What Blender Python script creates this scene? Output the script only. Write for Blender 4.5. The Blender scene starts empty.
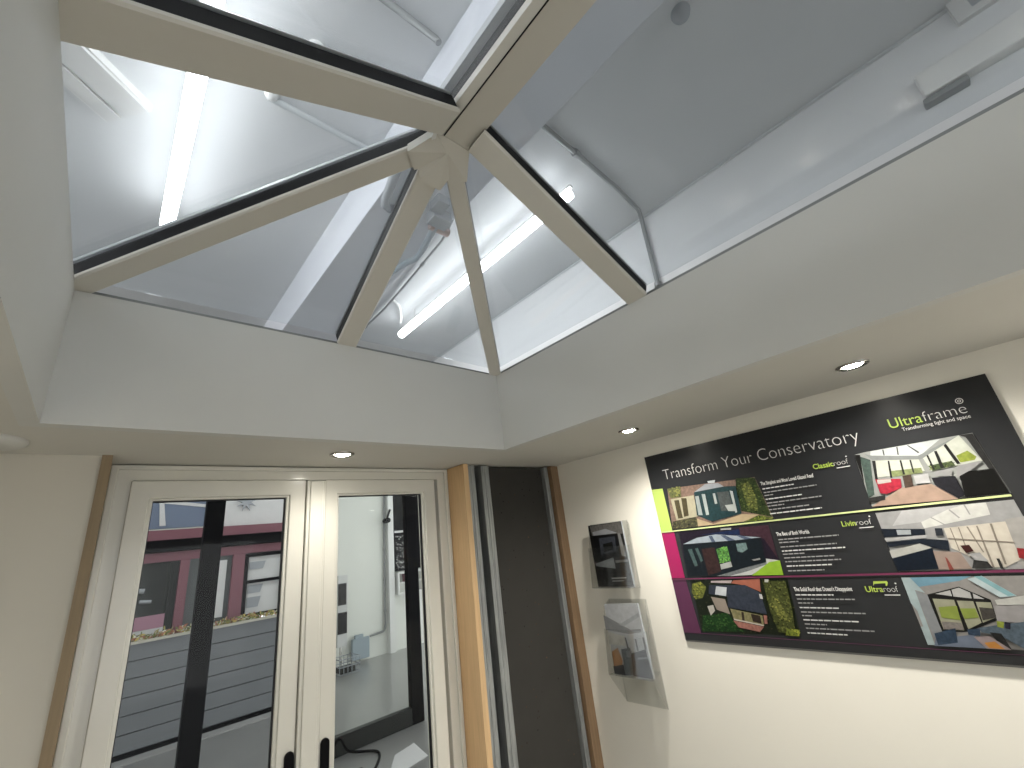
import bpy, math, random
from mathutils import Vector, Matrix
random.seed(7)
S = 1.7          # metres per layout unit; the layout's origin is the viewpoint
H = 1.75         # height of the viewpoint above the floor, metres
C = bpy.context.scene.collection
FZ = -1.03       # floor, layout units

def P(x, y, z): return Vector((S*x, S*y, H + S*z))

# ------------------------------------------------------------------ materials
MATS = {}
def mat(name, col, rough=0.5, metal=0.0, var=0.06, scale=14.0, emit=None, estr=0.0, coat=0.0, bump=0.0, stretch=None, dark=None):
    if name in MATS: return MATS[name]
    m = bpy.data.materials.new(name); m.use_nodes = True
    nt = m.node_tree; b = nt.nodes['Principled BSDF']
    b.inputs['Roughness'].default_value = rough
    b.inputs['Metallic'].default_value = metal
    if coat: b.inputs['Coat Weight'].default_value = coat; b.inputs['Coat Roughness'].default_value = 0.12
    tc = nt.nodes.new('ShaderNodeTexCoord'); mp = nt.nodes.new('ShaderNodeMapping')
    if stretch: mp.inputs['Scale'].default_value = stretch
    nz = nt.nodes.new('ShaderNodeTexNoise'); nz.inputs['Scale'].default_value = scale; nz.inputs['Detail'].default_value = 4
    nt.links.new(tc.outputs['Object'], mp.inputs['Vector']); nt.links.new(mp.outputs[0], nz.inputs['Vector'])
    mx = nt.nodes.new('ShaderNodeMix'); mx.data_type = 'RGBA'
    a = [max(0, c*(1-var)) for c in col] if dark is None else list(dark)
    d = [min(1, c*(1+var)) for c in col]
    mx.inputs[6].default_value = (*a, 1); mx.inputs[7].default_value = (*d, 1)
    nt.links.new(nz.outputs['Fac'], mx.inputs[0]); nt.links.new(mx.outputs[2], b.inputs['Base Color'])
    if bump:
        bp = nt.nodes.new('ShaderNodeBump'); bp.inputs['Strength'].default_value = bump; bp.inputs['Distance'].default_value = 0.002
        nt.links.new(nz.outputs['Fac'], bp.inputs['Height']); nt.links.new(bp.outputs[0], b.inputs['Normal'])
    if emit:
        b.inputs['Emission Color'].default_value = (*emit, 1); b.inputs['Emission Strength'].default_value = estr
    MATS[name] = m; return m

def glassmat(name, tint, refl=1.0, haze=0.0, rough=0.02, hazecol=(0.7, 0.72, 0.75), base=0.035):
    m = bpy.data.materials.new(name); m.use_nodes = True; nt = m.node_tree
    for n in list(nt.nodes): nt.nodes.remove(n)
    out = nt.nodes.new('ShaderNodeOutputMaterial'); tr = nt.nodes.new('ShaderNodeBsdfTransparent'); gl = nt.nodes.new('ShaderNodeBsdfGlossy')
    tr.inputs[0].default_value = (*tint, 1); gl.inputs['Roughness'].default_value = rough; gl.inputs[0].default_value = (refl, refl, refl, 1)
    lw = nt.nodes.new('ShaderNodeLayerWeight'); lw.inputs[0].default_value = 0.5
    pw = nt.nodes.new('ShaderNodeMath'); pw.operation = 'POWER'; pw.inputs[1].default_value = 5.0; nt.links.new(lw.outputs['Facing'], pw.inputs[0])
    fr = nt.nodes.new('ShaderNodeMath'); fr.operation = 'MULTIPLY_ADD'; fr.inputs[1].default_value = 0.9; fr.inputs[2].default_value = base; nt.links.new(pw.outputs[0], fr.inputs[0])
    mx = nt.nodes.new('ShaderNodeMixShader')
    nt.links.new(fr.outputs[0], mx.inputs[0]); nt.links.new(tr.outputs[0], mx.inputs[1]); nt.links.new(gl.outputs[0], mx.inputs[2])
    last = mx
    if haze:
        df = nt.nodes.new('ShaderNodeBsdfTranslucent'); df.inputs[0].default_value = (*hazecol, 1)
        tc = nt.nodes.new('ShaderNodeTexCoord'); nz = nt.nodes.new('ShaderNodeTexNoise'); nz.inputs['Scale'].default_value = 3.0; nz.inputs['Detail'].default_value = 5
        mr = nt.nodes.new('ShaderNodeMapRange'); mr.inputs['To Min'].default_value = haze*0.6; mr.inputs['To Max'].default_value = haze*1.4
        nt.links.new(tc.outputs['Object'], nz.inputs['Vector']); nt.links.new(nz.outputs['Fac'], mr.inputs[0])
        m2 = nt.nodes.new('ShaderNodeMixShader'); nt.links.new(mr.outputs[0], m2.inputs[0])
        nt.links.new(mx.outputs[0], m2.inputs[1]); nt.links.new(df.outputs[0], m2.inputs[2]); last = m2
    nt.links.new(last.outputs[0], out.inputs[0]); MATS[name] = m; return m

M = {
 'paint': mat('cool_white_paint', (0.60, 0.60, 0.575), 0.7, var=0.03, scale=5, bump=0.05),
 'soffit': mat('ceiling_paint', (0.60, 0.585, 0.54), 0.7, var=0.03, scale=5, bump=0.05),
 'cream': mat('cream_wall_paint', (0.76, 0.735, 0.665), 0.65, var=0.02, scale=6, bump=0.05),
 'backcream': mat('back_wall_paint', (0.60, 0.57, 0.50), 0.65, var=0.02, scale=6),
 'alu': mat('taupe_white_powder_coat', (0.60, 0.575, 0.515), 0.38, var=0.02),
 'upvc': mat('cream_upvc', (0.66, 0.645, 0.58), 0.25, var=0.02, coat=0.3),
 'rubber': mat('black_rubber', (0.012, 0.012, 0.013), 0.45),
 'black': mat('black_powder_coat', (0.004, 0.004, 0.005), 0.6),
 'charcoal': mat('charcoal_powder_coat', (0.025, 0.027, 0.026), 0.4),
 'white': mat('white_plastic', (0.72, 0.72, 0.70), 0.4, var=0.02),
 'capgrey': mat('roof_cap_grey', (0.42, 0.43, 0.44), 0.35),
 'pine': mat('planed_pine', (0.66, 0.445, 0.24), 0.55, var=0.12, scale=9, stretch=(14, 14, 0.6), dark=(0.50, 0.33, 0.17)),
 'pinedark': mat('brown_timber', (0.24, 0.155, 0.085), 0.6, var=0.2, scale=9, stretch=(14, 14, 0.6), dark=(0.13, 0.08, 0.045)),
 'pinepale': mat('tan_timber', (0.27, 0.20, 0.12), 0.6, var=0.15, scale=9, stretch=(14, 14, 0.6), dark=(0.20, 0.145, 0.085)),
 'galv': mat('galvanised_steel', (0.42, 0.44, 0.44), 0.4, metal=0.55, var=0.3, scale=16, stretch=(9, 9, 0.5), dark=(0.10, 0.105, 0.105)),
 'chrome': mat('brushed_chrome', (0.45, 0.44, 0.41), 0.25, metal=1.0, var=0.03),
 'lamp': mat('lamp_face', (1, 1, 1), 0.3, emit=(1, 0.95, 0.84), estr=30),
 'tube': mat('tube_diffuser', (1, 1, 1), 0.3, emit=(0.97, 0.985, 1.0), estr=5.4),
 'sheet': mat('showroom_ceiling_paint', (0.62, 0.63, 0.635), 0.75, var=0.05, scale=1.2),
 'sheetwall': mat('showroom_wall_paint', (0.70, 0.71, 0.715), 0.7, var=0.05, scale=1.5),
 'beam': mat('beam_paint', (0.64, 0.655, 0.70), 0.6, var=0.04, scale=2),
 'beamside': mat('beam_side_paint', (0.60, 0.61, 0.64), 0.6, var=0.04, scale=2),
 'conduit': mat('grey_conduit', (0.24, 0.25, 0.25), 0.45, metal=0.3),
 'conduitp': mat('pale_conduit', (0.5, 0.52, 0.53), 0.45),
 'greybox': mat('grey_metal_box', (0.32, 0.34, 0.36), 0.5),
 'bluegrey': mat('blue_grey_plastic', (0.30, 0.36, 0.40), 0.5),
 'copper': mat('brass_fitting', (0.42, 0.30, 0.27), 0.35, metal=0.6),
 'floor': mat('polished_concrete', (0.24, 0.24, 0.23), 0.28, var=0.18, scale=2.2, coat=0.25),
 'kerb': mat('pale_kerb', (0.34, 0.34, 0.33), 0.6, var=0.1),
 'plank': mat('grey_cladding', (0.185, 0.195, 0.205), 0.55, var=0.12, scale=6, stretch=(0.4, 1, 10)),
 'cap': mat('cream_capping', (0.50, 0.48, 0.40), 0.5),
 'maroon': mat('maroon_timber', (0.20, 0.085, 0.105), 0.5, var=0.08),
 'pinksill': mat('pink_sill', (0.36, 0.19, 0.25), 0.5, var=0.06),
 'darkglass': mat('dark_glazing', (0.035, 0.038, 0.036), 0.15, var=0.6, scale=5),
 'greydoor': mat('grey_shutter', (0.10, 0.11, 0.11), 0.45),
 'blind': mat('white_blind', (0.62, 0.62, 0.61), 0.6),
 'canopyblue': mat('blue_canopy', (0.15, 0.19, 0.27), 0.35, var=0.2, scale=3),
 'farwhite': mat('far_white_wall', (0.74, 0.75, 0.70), 0.7, var=0.03, scale=2),
 'board': mat('poster_charcoal', (0.017, 0.018, 0.020), 0.26, var=0.05, coat=0.12),
 'boardedge': mat('poster_edge', (0.16, 0.155, 0.15), 0.5),
 'lime': mat('print_lime', (0.34, 0.45, 0.10), 0.3, var=0.02),
 'limepale': mat('print_pale_lime', (0.42, 0.47, 0.22), 0.3, var=0.02),
 'logogreen': mat('print_logo_green', (0.30, 0.40, 0.06), 0.3, var=0.02),
 'magenta': mat('print_magenta', (0.28, 0.004, 0.075), 0.3, var=0.02),
 'purple': mat('print_purple', (0.075, 0.014, 0.05), 0.3, var=0.05),
 'plum': mat('print_plum', (0.11, 0.015, 0.05), 0.3, var=0.02),
 'printwhite': mat('print_white', (0.50, 0.50, 0.49), 0.3, var=0.02),
 'printgrey': mat('print_grey', (0.22, 0.22, 0.22), 0.3, var=0.02),
 'leaf': mat('autumn_leaf', (0.42, 0.36, 0.13), 0.6, var=0.2, scale=40, dark=(0.16, 0.17, 0.05)),
 'blackpanel': mat('speckled_board', (0.02, 0.02, 0.022), 0.4),
 'paper': mat('white_sheet', (0.62, 0.62, 0.61), 0.6),
}
M['tubeglow'] = M['tube']
# insulation board: dark foam with fine pits and rusty flecks
def foam():
    m = mat('insulation_foam', (0.042, 0.040, 0.036), 0.85, var=0.12, scale=12, bump=0.25)
    nt = m.node_tree; b = nt.nodes['Principled BSDF']; src = b.inputs['Base Color'].links[0].from_socket
    tc = nt.nodes.new('ShaderNodeTexCoord'); v = nt.nodes.new('ShaderNodeTexVoronoi'); v.inputs['Scale'].default_value = 26
    nt.links.new(tc.outputs['Object'], v.inputs['Vector'])
    rp = nt.nodes.new('ShaderNodeValToRGB'); rp.color_ramp.elements[0].position = 0.07; rp.color_ramp.elements[0].color = (1, 1, 1, 1); rp.color_ramp.elements[1].position = 0.12; rp.color_ramp.elements[1].color = (0, 0, 0, 1)
    nt.links.new(v.outputs['Distance'], rp.inputs[0])
    n2 = nt.nodes.new('ShaderNodeTexNoise'); n2.inputs['Scale'].default_value = 7; nt.links.new(tc.outputs['Object'], n2.inputs['Vector'])
    r2 = nt.nodes.new('ShaderNodeValToRGB'); r2.color_ramp.elements[0].position = 0.45; r2.color_ramp.elements[0].color = (0.008, 0.008, 0.008, 1); r2.color_ramp.elements[1].position = 0.62; r2.color_ramp.elements[1].color = (0.12, 0.07, 0.04, 1)
    nt.links.new(n2.outputs['Fac'], r2.inputs[0])
    mx = nt.nodes.new('ShaderNodeMix'); mx.data_type = 'RGBA'
    nt.links.new(rp.outputs[0], mx.inputs[0]); nt.links.new(src, mx.inputs[6]); nt.links.new(r2.outputs[0], mx.inputs[7]); nt.links.new(mx.outputs[2], b.inputs['Base Color'])
    return m
M['foam'] = foam()
for kk, sp in (('black', .08), ('charcoal', .15), ('rubber', .12), ('foam', .15), ('board', .25), ('darkglass', .3), ('plank', .3), ('maroon', .3), ('blackpanel', .1)):
    M[kk].node_tree.nodes['Principled BSDF'].inputs['Specular IOR Level'].default_value = sp
M['glass'] = glassmat('roof_glass', (0.93, 0.95, 0.96), 1.0, 0.06)
M['doorglass'] = glassmat('door_glass', (0.95, 0.96, 0.95), 1.0, 0.0, base=0.006)
M['acrylic'] = glassmat('clear_acrylic', (0.94, 0.945, 0.94), 1.0, 0.05, 0.06)

def flat(col, gloss=0.3):
    k = 'ink_%02x%02x%02x' % tuple(int(round(255*c)) for c in col)
    lum = sum(col)/3; c = tuple((lum*.15+v*.85)**1.12*(.44 if lum > .3 else .50) for v in col)
    m = mat(k, c, gloss, var=.65 if lum < .3 else .25, scale=110 if lum < .3 else 45)
    m.node_tree.nodes['Principled BSDF'].inputs['Specular IOR Level'].default_value = .2
    return m

# ------------------------------------------------------------------ mesh builder
class MB:
    def __init__(s): s.v = []; s.f = []; s.mi = []; s.mats = []; s.sm = []
    def _m(s, m):
        if m not in s.mats: s.mats.append(m)
        return s.mats.index(m)
    def poly(s, pts, faces, m, smooth=False):
        b = len(s.v); s.v += [Vector(p) for p in pts]; k = s._m(m)
        for f in faces: s.f.append([b+i for i in f]); s.mi.append(k); s.sm.append(smooth)
    def box(s, x0, x1, y0, y1, z0, z1, m):                 # layout units
        q = [P(x, y, z) for z in (z0, z1) for x, y in ((x0, y0), (x1, y0), (x1, y1), (x0, y1))]
        s.poly(q, [(3, 2, 1, 0), (4, 5, 6, 7), (0, 1, 5, 4), (1, 2, 6, 5), (2, 3, 7, 6), (3, 0, 4, 7)], m)
        return s
    def prism(s, pts, off, m):                             # polygon (world) extruded by vector
        n = len(pts); off = Vector(off)
        q = [Vector(p) for p in pts] + [Vector(p)+off for p in pts]
        s.poly(q, [tuple(range(n-1, -1, -1)), tuple(range(n, 2*n))] + [(i, (i+1) % n, n+(i+1) % n, n+i) for i in range(n)], m)
        return s
    def face(s, pts, m): s.poly(pts, [tuple(range(len(pts)))], m); return s
    def sweep(s, p0, p1, prof, side, up, m):               # profile [(a,b)] along p0->p1
        a = [p0 + side*u + up*w for u, w in prof]; return s.prism(a, p1-p0, m)
    def tube(s, pts, r, m, n=12):
        pts = [Vector(p) for p in pts]; rings = []
        for i, p in enumerate(pts):
            d = (pts[min(i+1, len(pts)-1)] - pts[max(i-1, 0)]).normalized()
            a = d.orthogonal().normalized() if i == 0 else (pa - d*pa.dot(d)).normalized()
            pa = a; b = d.cross(a)
            rings.append([p + (a*math.cos(t) + b*math.sin(t))*r for t in [2*math.pi*k/n for k in range(n)]])
        q = [v for rg in rings for v in rg]; fs = []
        for i in range(len(rings)-1):
            for k in range(n): fs.append((i*n+k, i*n+(k+1) % n, (i+1)*n+(k+1) % n, (i+1)*n+k))
        s.poly(q, fs, m, True)
        s.poly(rings[0], [tuple(range(n-1, -1, -1))], m); s.poly(rings[-1], [tuple(range(n))], m)
        return s
    def lathe(s, c, prof, m, n=32, smooth=True):           # profile [(r, dz)] about vertical axis
        q = [c + Vector((r*math.cos(t), r*math.sin(t), z)) for r, z in prof for t in [2*math.pi*k/n for k in range(n)]]
        fs = [(i*n+k, i*n+(k+1) % n, (i+1)*n+(k+1) % n, (i+1)*n+k) for i in range(len(prof)-1) for k in range(n)]
        s.poly(q, fs, m, smooth); return s

def wloc(o):
    v = Vector((0, 0, 0))
    while o: v = v + o.location; o = o.parent
    return v
def obj(name, mb, parent=None, loc=None, bevel=0.0):
    base = wloc(parent) if parent else Vector((0, 0, 0))
    if loc is None:
        if parent: loc = base
        else:
            xs = [v.x for v in mb.v]; ys = [v.y for v in mb.v]; zs = [v.z for v in mb.v]
            loc = Vector(((min(xs)+max(xs))/2, (min(ys)+max(ys))/2, min(zs)))
    me = bpy.data.meshes.new(name); me.from_pydata([v-loc for v in mb.v], [], mb.f)
    for m in mb.mats: me.materials.append(m)
    for p, k, sm in zip(me.polygons, mb.mi, mb.sm): p.material_index = k; p.use_smooth = sm
    me.update()
    o = bpy.data.objects.new(name, me); C.objects.link(o)
    if parent: o.parent = parent; o.location = loc-base
    else: o.location = loc
    if bevel:
        b = o.modifiers.new('bevel', 'BEVEL'); b.width = bevel; b.segments = 2; b.limit_method = 'ANGLE'
    return o
def thing(name, label, cat, loc, group=None):
    o = bpy.data.objects.new(name, None); C.objects.link(o); o.location = loc; o.empty_display_size = 0.05
    o['label'] = label; o['category'] = cat
    if group: o['group'] = group
    return o
def tag(o, label, cat, group=None):
    o['label'] = label; o['category'] = cat
    if group: o['group'] = group
    return o
def struct(o, label=None):
    o['kind'] = 'structure'
    if label: o['label'] = label
    return o
def emptyS(name, loc, label):
    o = bpy.data.objects.new(name, None); C.objects.link(o); o.location = loc; o['kind'] = 'structure'; o['label'] = label; return o
def B(x0, x1, y0, y1, z0, z1, m): return MB().box(x0, x1, y0, y1, z0, z1, m)

ZC = 0.222; ZU = 0.43; XL = -0.085; XR = 0.746; YB = 0.823; XW = 1.14
YF = -1.5        # front end of the display room, behind the viewpoint
SZ = 1.10        # showroom ceiling
# ------------------------------------------------------------------ setting
struct(obj('floor', B(-5, 4.2, -4, 7, FZ-.05, FZ, M['floor'])), 'grey polished concrete showroom floor')
struct(obj('ceiling', B(-5, 4.2, -4, 7, SZ, SZ+.05, M['sheet'])), 'pale grey showroom ceiling above the glass roof')
# lower room ceiling: a ring around the roof opening
cb = MB()
cb.box(-0.50, XL-.02, YF, YB+.20, ZC, ZC+.03, M['soffit']); cb.box(XR+.02, XW, YF, YB+.18+.25, ZC, ZC+.03, M['soffit'])
cb.box(XL-.02, XR+.02, YB+.02, YB+.30, ZC, ZC+.03, M['soffit']); cb.box(-0.50, XL-.02, YB+.2, YB+.30, ZC, ZC+.03, M['soffit'])
cb.box(XL-.02, XR+.02, YF-.03, YF, ZC, ZC+.03, M['soffit'])
struct(obj('ceiling', cb), 'flat white plaster soffit around the roof opening')
struct(obj('trim_1', B(XL-.02, XR+.02, YB, YB+.02, ZC, ZU, M['paint'])), 'white plastered upstand on the door side of the roof opening')
struct(obj('trim_2', B(XL-.02, XL, YF, YB, ZC, ZU, M['paint'])), 'white plastered upstand left of the roof opening')
struct(obj('trim_3', B(XR, XR+.02, YF, YB, ZC, ZU, M['paint'])), 'white plastered upstand right of the roof opening, above the poster')
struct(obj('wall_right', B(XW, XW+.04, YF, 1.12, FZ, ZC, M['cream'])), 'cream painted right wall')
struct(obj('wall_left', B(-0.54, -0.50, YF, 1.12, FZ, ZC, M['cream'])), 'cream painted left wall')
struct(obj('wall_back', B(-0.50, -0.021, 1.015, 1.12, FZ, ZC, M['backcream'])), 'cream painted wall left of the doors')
struct(obj('wall_back', B(0.757, XW, 1.055, 1.12, FZ, ZC, M['black'])), 'dark back of the cut-open wall bay')
struct(obj('trim_4', B(-0.021, -0.007, 1.008, 1.13, FZ, ZC, M['pinepale'])), 'thin timber lining left of the doors')
# far showroom
struct(obj('wall_far_right', B(1.36, 1.40, -4, 2.1, FZ, SZ, M['sheetwall'])), 'white showroom wall seen through the glass roof')
struct(obj('wall_far_back', B(1.55, 4.2, 5.2, 5.3, FZ, SZ, M['farwhite'])), 'white showroom wall seen through the right-hand door')
struct(obj('wall_far_back', B(-5, 1.55, 6.6, 6.7, FZ, SZ, M['farwhite'])), 'white wall at the far end of the showroom')
struct(obj('trim_5', B(1.357, 1.36, -1.0, 2.1, SZ-.012, SZ-.004, M['conduitp'])), 'thin joint between showroom wall and ceiling')
struct(obj('trim_6', B(2.575, 2.645, 5.12, 5.2, FZ, SZ, M['white'])), 'white boxed pilaster on the far wall')

# ------------------------------------------------------------------ glazed roof
roof = emptyS('trim_7', P(.333, .4, ZU), 'glazed hipped roof light with cream rafters')
roof = roof
AX, AY, AZ = .333, .412, .626
def beam(name, p0, p1, w, nrm, parent, capd=.007, neck=.022, cover=True, neckw=None):
    # underside lies on p0-p1; nrm is the roof plane's normal
    p0 = P(*p0); p1 = P(*p1); d = (p1-p0).normalized(); up = Vector(nrm).normalized()
    up = (up - d*up.dot(d)).normalized(); side = d.cross(up).normalized()
    h = w*S/2; c = capd*S; n = neck*S; nw = (neckw or w*.94)*S/2; b = .0025*S
    m = MB(); m.sweep(p0, p1, [(-h+b, 0), (h-b, 0), (h, b), (h, c), (-h, c), (-h, b)], side, up, M['alu'])
    r = obj(name, m, parent)
    m = MB(); m.sweep(p0, p1, [(-nw, c), (nw, c), (nw, c+n), (-nw, c+n)], side, up, M['rubber']); obj('gasket', m, r)
    if cover:
        e = .004*S; m = MB(); m.sweep(p0, p1, [(-h, c+n+e), (h, c+n+e), (h*.7, c+n+e+.012*S), (-h*.7, c+n+e+.012*S)], side, up, M['capgrey']); obj('cover_cap', m, r)
    return r
slope = (AZ-ZU)/(AX-XL)
Nl = (-slope, 0, 1); Nr = (slope, 0, 1); sh = (AZ-ZU)/(YB-AY); Nb = (0, sh, 1)
beam('rafter', (XL, .368, ZU), (AX-.025, .377, AZ-.012), .052, Nl, roof)
beam('rafter', (XR, .366, ZU), (AX+.025, .379, AZ-.012), .046, Nr, roof)
beam('rafter', (.328, YB, ZU), (.326, AY+.03, AZ-.012), .041, Nb, roof)
beam('hip_rafter', (XL, YB, ZU), (AX-.02, AY+.02, AZ-.010), .037, (-slope, sh, 2), roof)
beam('hip_rafter', (XR-.003, YB, ZU), (AX+.015, AY+.022, AZ-.010), .032, (slope, sh, 2), roof)
for y in (-.48, -1.05):
    beam('rafter', (XL, y, ZU), (AX-.025, y, AZ-.012), .05, Nl, roof)
    beam('rafter', (XR, y, ZU), (AX+.025, y, AZ-.012), .05, Nr, roof)
# ridge
RZ = .624
m = MB(); m.sweep(P(AX+.001, AY-.006, RZ), P(AX+.001, YF, RZ), [(u*S, w*S) for u, w in ((-.031, .02), (-.031, .006), (-.018, 0), (.031, 0), (.033, .004), (.033, .02))], Vector((1, 0, 0)), Vector((0, 0, 1)), M['alu'])
rd = obj('ridge_beam', m, roof)
m = MB(); m.box(AX-.030, AX+.032, YF, AY-.006, RZ+.02, RZ+.04, M['rubber']); obj('gasket', m, rd)
m = MB(); m.box(AX-.04, AX+.04, YF, AY+.02, RZ+.045, RZ+.06, M['capgrey']); obj('cover_cap', m, rd)
m = MB(); m.box(AX-.0185, AX-.0165, YF, AY-.006, RZ-.0008, RZ, M['rubber']); obj('joint_line', m, rd)
# hub
def hub():
    c = (AX, AY, RZ-.002)
    def arm(dx, dy, L, w, drop):
        l = math.hypot(dx, dy); dx /= l; dy /= l; px, py = -dy, dx
        return [(c[0]+dx*L-px*w, c[1]+dy*L-py*w, c[2]-drop), (c[0]+dx*L+px*w, c[1]+dy*L+py*w, c[2]-drop)]
    a1 = arm(.98, 1.0, .060, .016, .022); a2 = arm(-.03, 1, .066, .0205, .0335); a3 = arm(-1, 1.0, .068, .0185, .024)
    pts = [(AX+.033, AY-.006, c[2]), a1[0], a1[1], (a1[1][0]*.5+a2[0][0]*.5+.0, a1[1][1]*.5+a2[0][1]*.5-.012, c[2]-.022), a2[0], a2[1], (a3[0][0]*.5+a2[1][0]*.5, a3[0][1]*.5+a2[1][1]*.5-.008, c[2]-.022), a3[0], a3[1], (AX-.030, AY-.002, c[2]), (AX-.031, AY-.006, c[2])]
    m = MB(); n = len(pts)
    lo = [P(*p) for p in pts]; hi = [P(p[0], p[1], p[2]+.016) for p in pts]
    q = [P(c[0], c[1]+.012, c[2]-.008)] + lo + hi
    fs = [(0, 1+(i+1) % n, 1+i) for i in range(n)] + [(1+i, 1+(i+1) % n, 1+n+(i+1) % n, 1+n+i) for i in range(n)] + [tuple(range(1+n, 1+2*n))]
    m.poly(q, fs, M['alu']); h = obj('hub', m, roof)
    m = MB(); m.prism([P(AX-.034, AY+.006, RZ-.010), P(AX-.028, AY+.002, RZ-.006), P(AX-.031, AY-.006, RZ-.003), P(AX-.037, AY-.003, RZ-.005)], (0, 0, .012), M['white']); obj('end_clip', m, h)
hub()
# panes: sit between neck and cover
def pane(pts, nrm):
    up = Vector(nrm).normalized(); o = up*(.030*S)
    m = MB(); m.prism([P(*p)+o for p in pts], up*.006, M['glass']); return obj('glass_pane', m, roof)
e = .012
pane([(XL, YB, ZU), (.327, YB, ZU), (AX, AY, AZ)], Nb); pane([(.329, YB, ZU), (XR, YB, ZU), (AX, AY, AZ)], Nb)
pane([(XL, YB, ZU), (AX, AY, AZ), (AX, .372, AZ), (XL, .372, ZU)], Nl); pane([(XR, YB, ZU), (XR, .372, ZU), (AX, .372, AZ), (AX, AY, AZ)], Nr)
for a, b in ((.370, -.48), (-.482, -1.05), (-1.052, YF)):
    pane([(XL, a, ZU), (AX, a, AZ), (AX, b, AZ), (XL, b, ZU)], Nl); pane([(XR, b, ZU), (AX, b, AZ), (AX, a, AZ), (XR, a, ZU)], Nr)
obj('eaves_beam', B(XL-.05, XR+.05, YB+.022, YB+.045, ZU-.06, ZU+.016, M['conduit']), roof)
obj('eaves_beam', B(XR+.022, XR+.05, YF, YB+.02, ZU-.06, ZU+.018, M['conduit']), roof)
obj('eaves_beam', B(XL-.05, XL-.022, YF, YB+.02, ZU-.06, ZU+.018, M['conduit']), roof)
obj('gable_panel', MB().prism([P(XL, YF, ZC+.03), P(XR, YF, ZC+.03), P(XR, YF, ZU), P(AX, YF, AZ+.03), P(XL, YF, ZU)], (0, -.03, 0), M['paint']), roof)

# ------------------------------------------------------------------ recessed downlights
def downlight(x, y, label, power, r=.026, seen=True):
    t = thing('downlight', label, 'ceiling light', P(x, y, ZC), 'recessed ceiling downlights')
    c = P(x, y, ZC); R_ = r*S
    m = MB(); m.lathe(c, [(R_, 0), (R_, -.004), (R_*.86, -.007), (R_*.70, -.003), (R_*.66, -.001), (R_*.66, 0)], M['chrome']); obj('bezel', m, t)
    m = MB(); m.lathe(c, [(R_*.62, -.002), (R_*.45, -.006), (.0005, -.008)], M['lamp']); obj('lamp_face', m, t)
    l = bpy.data.lights.new('downlight_beam', 'SPOT'); l.energy = power; l.spot_size = math.radians(155); l.spot_blend = 1.0; l.shadow_soft_size = .025; l.color = (1, .95, .86)
    o = bpy.data.objects.new('downlight_beam', l); C.objects.link(o); o.parent = t; o.location = (0, 0, -.018)
    return t
PW = 19
downlight(.366, .938, 'round chrome downlight shining above the double doors', PW*.26)
downlight(.943, .570, 'round chrome downlight shining above the poster\'s left end', PW)
downlight(.963, .103, 'round chrome downlight shining above the poster\'s right end', PW)
downlight(.963, -.37, 'unseen downlight added as a light source in the right soffit, nearest the camera', PW)  # this and the next three: added out of view as extra light sources
downlight(.963, -.85, 'unseen downlight added as a light source in the right soffit, farthest behind the camera', PW)
downlight(-.30, .103, 'unseen downlight added as a light source in the left soffit, beside the camera', PW)
downlight(-.30, -.5, 'unseen downlight added as a light source in the left soffit, behind the camera', PW)
m = MB(); m.lathe(P(-.146, .930, ZC), [(.045*S, 0), (.045*S, -.006), (.040*S, -.012), (.026*S, -.016), (.0005, -.017)], M['paint'])
tag(obj('smoke_alarm', m), 'pale round ceiling disc at the far left, unlit', 'smoke alarm')

# ------------------------------------------------------------------ French doors
YD = 1.085
door = emptyS('door_1', P(.365, YD, FZ), 'cream double French doors in a cream frame')
fr = MB(); T = ZC
def ring(m, o, i, y0, y1, mt):
    (a0, a1, c0, c1), (b0, b1, d0, d1) = o, i
    q = [P(x, y, z) for y in (y0, y1) for x, z in ((a0, c0), (a1, c0), (a1, c1), (a0, c1), (b0, d0), (b1, d0), (b1, d1), (b0, d1))]
    fs = []
    for k in range(4):
        n = (k+1) % 4
        fs += [(k, n, 4+n, 4+k), (8+n, 8+k, 12+k, 12+n), (n, k, 8+k, 8+n), (4+k, 4+n, 12+n, 12+k)]
    m.poly(q, fs, mt)
def quadframe(m, x0, x1, z0, z1, w, y0, y1, mt, wt=None, wb=None):
    wt = w if wt is None else wt; wb = w if wb is None else wb
    m.box(x0, x0+w, y0, y1, z0, z1, mt); m.box(x1-w, x1, y0, y1, z0, z1, mt)
    if wt: m.box(x0+w, x1-w, y0, y1, z1-wt, z1, mt)
    if wb: m.box(x0+w, x1-w, y0, y1, z0, z0+wb, mt)
ring(fr, (-.007, .737, FZ, T-.002), (.027, .703, FZ+.02, .191), YD, YD+.05, M['upvc'])
ring(fr, (-.007, .737, FZ, T-.002), (.004, .726, FZ+.01, .211), YD-.006, YD+.0, M['upvc'])
obj('door_frame', fr, door, bevel=.003)
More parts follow.
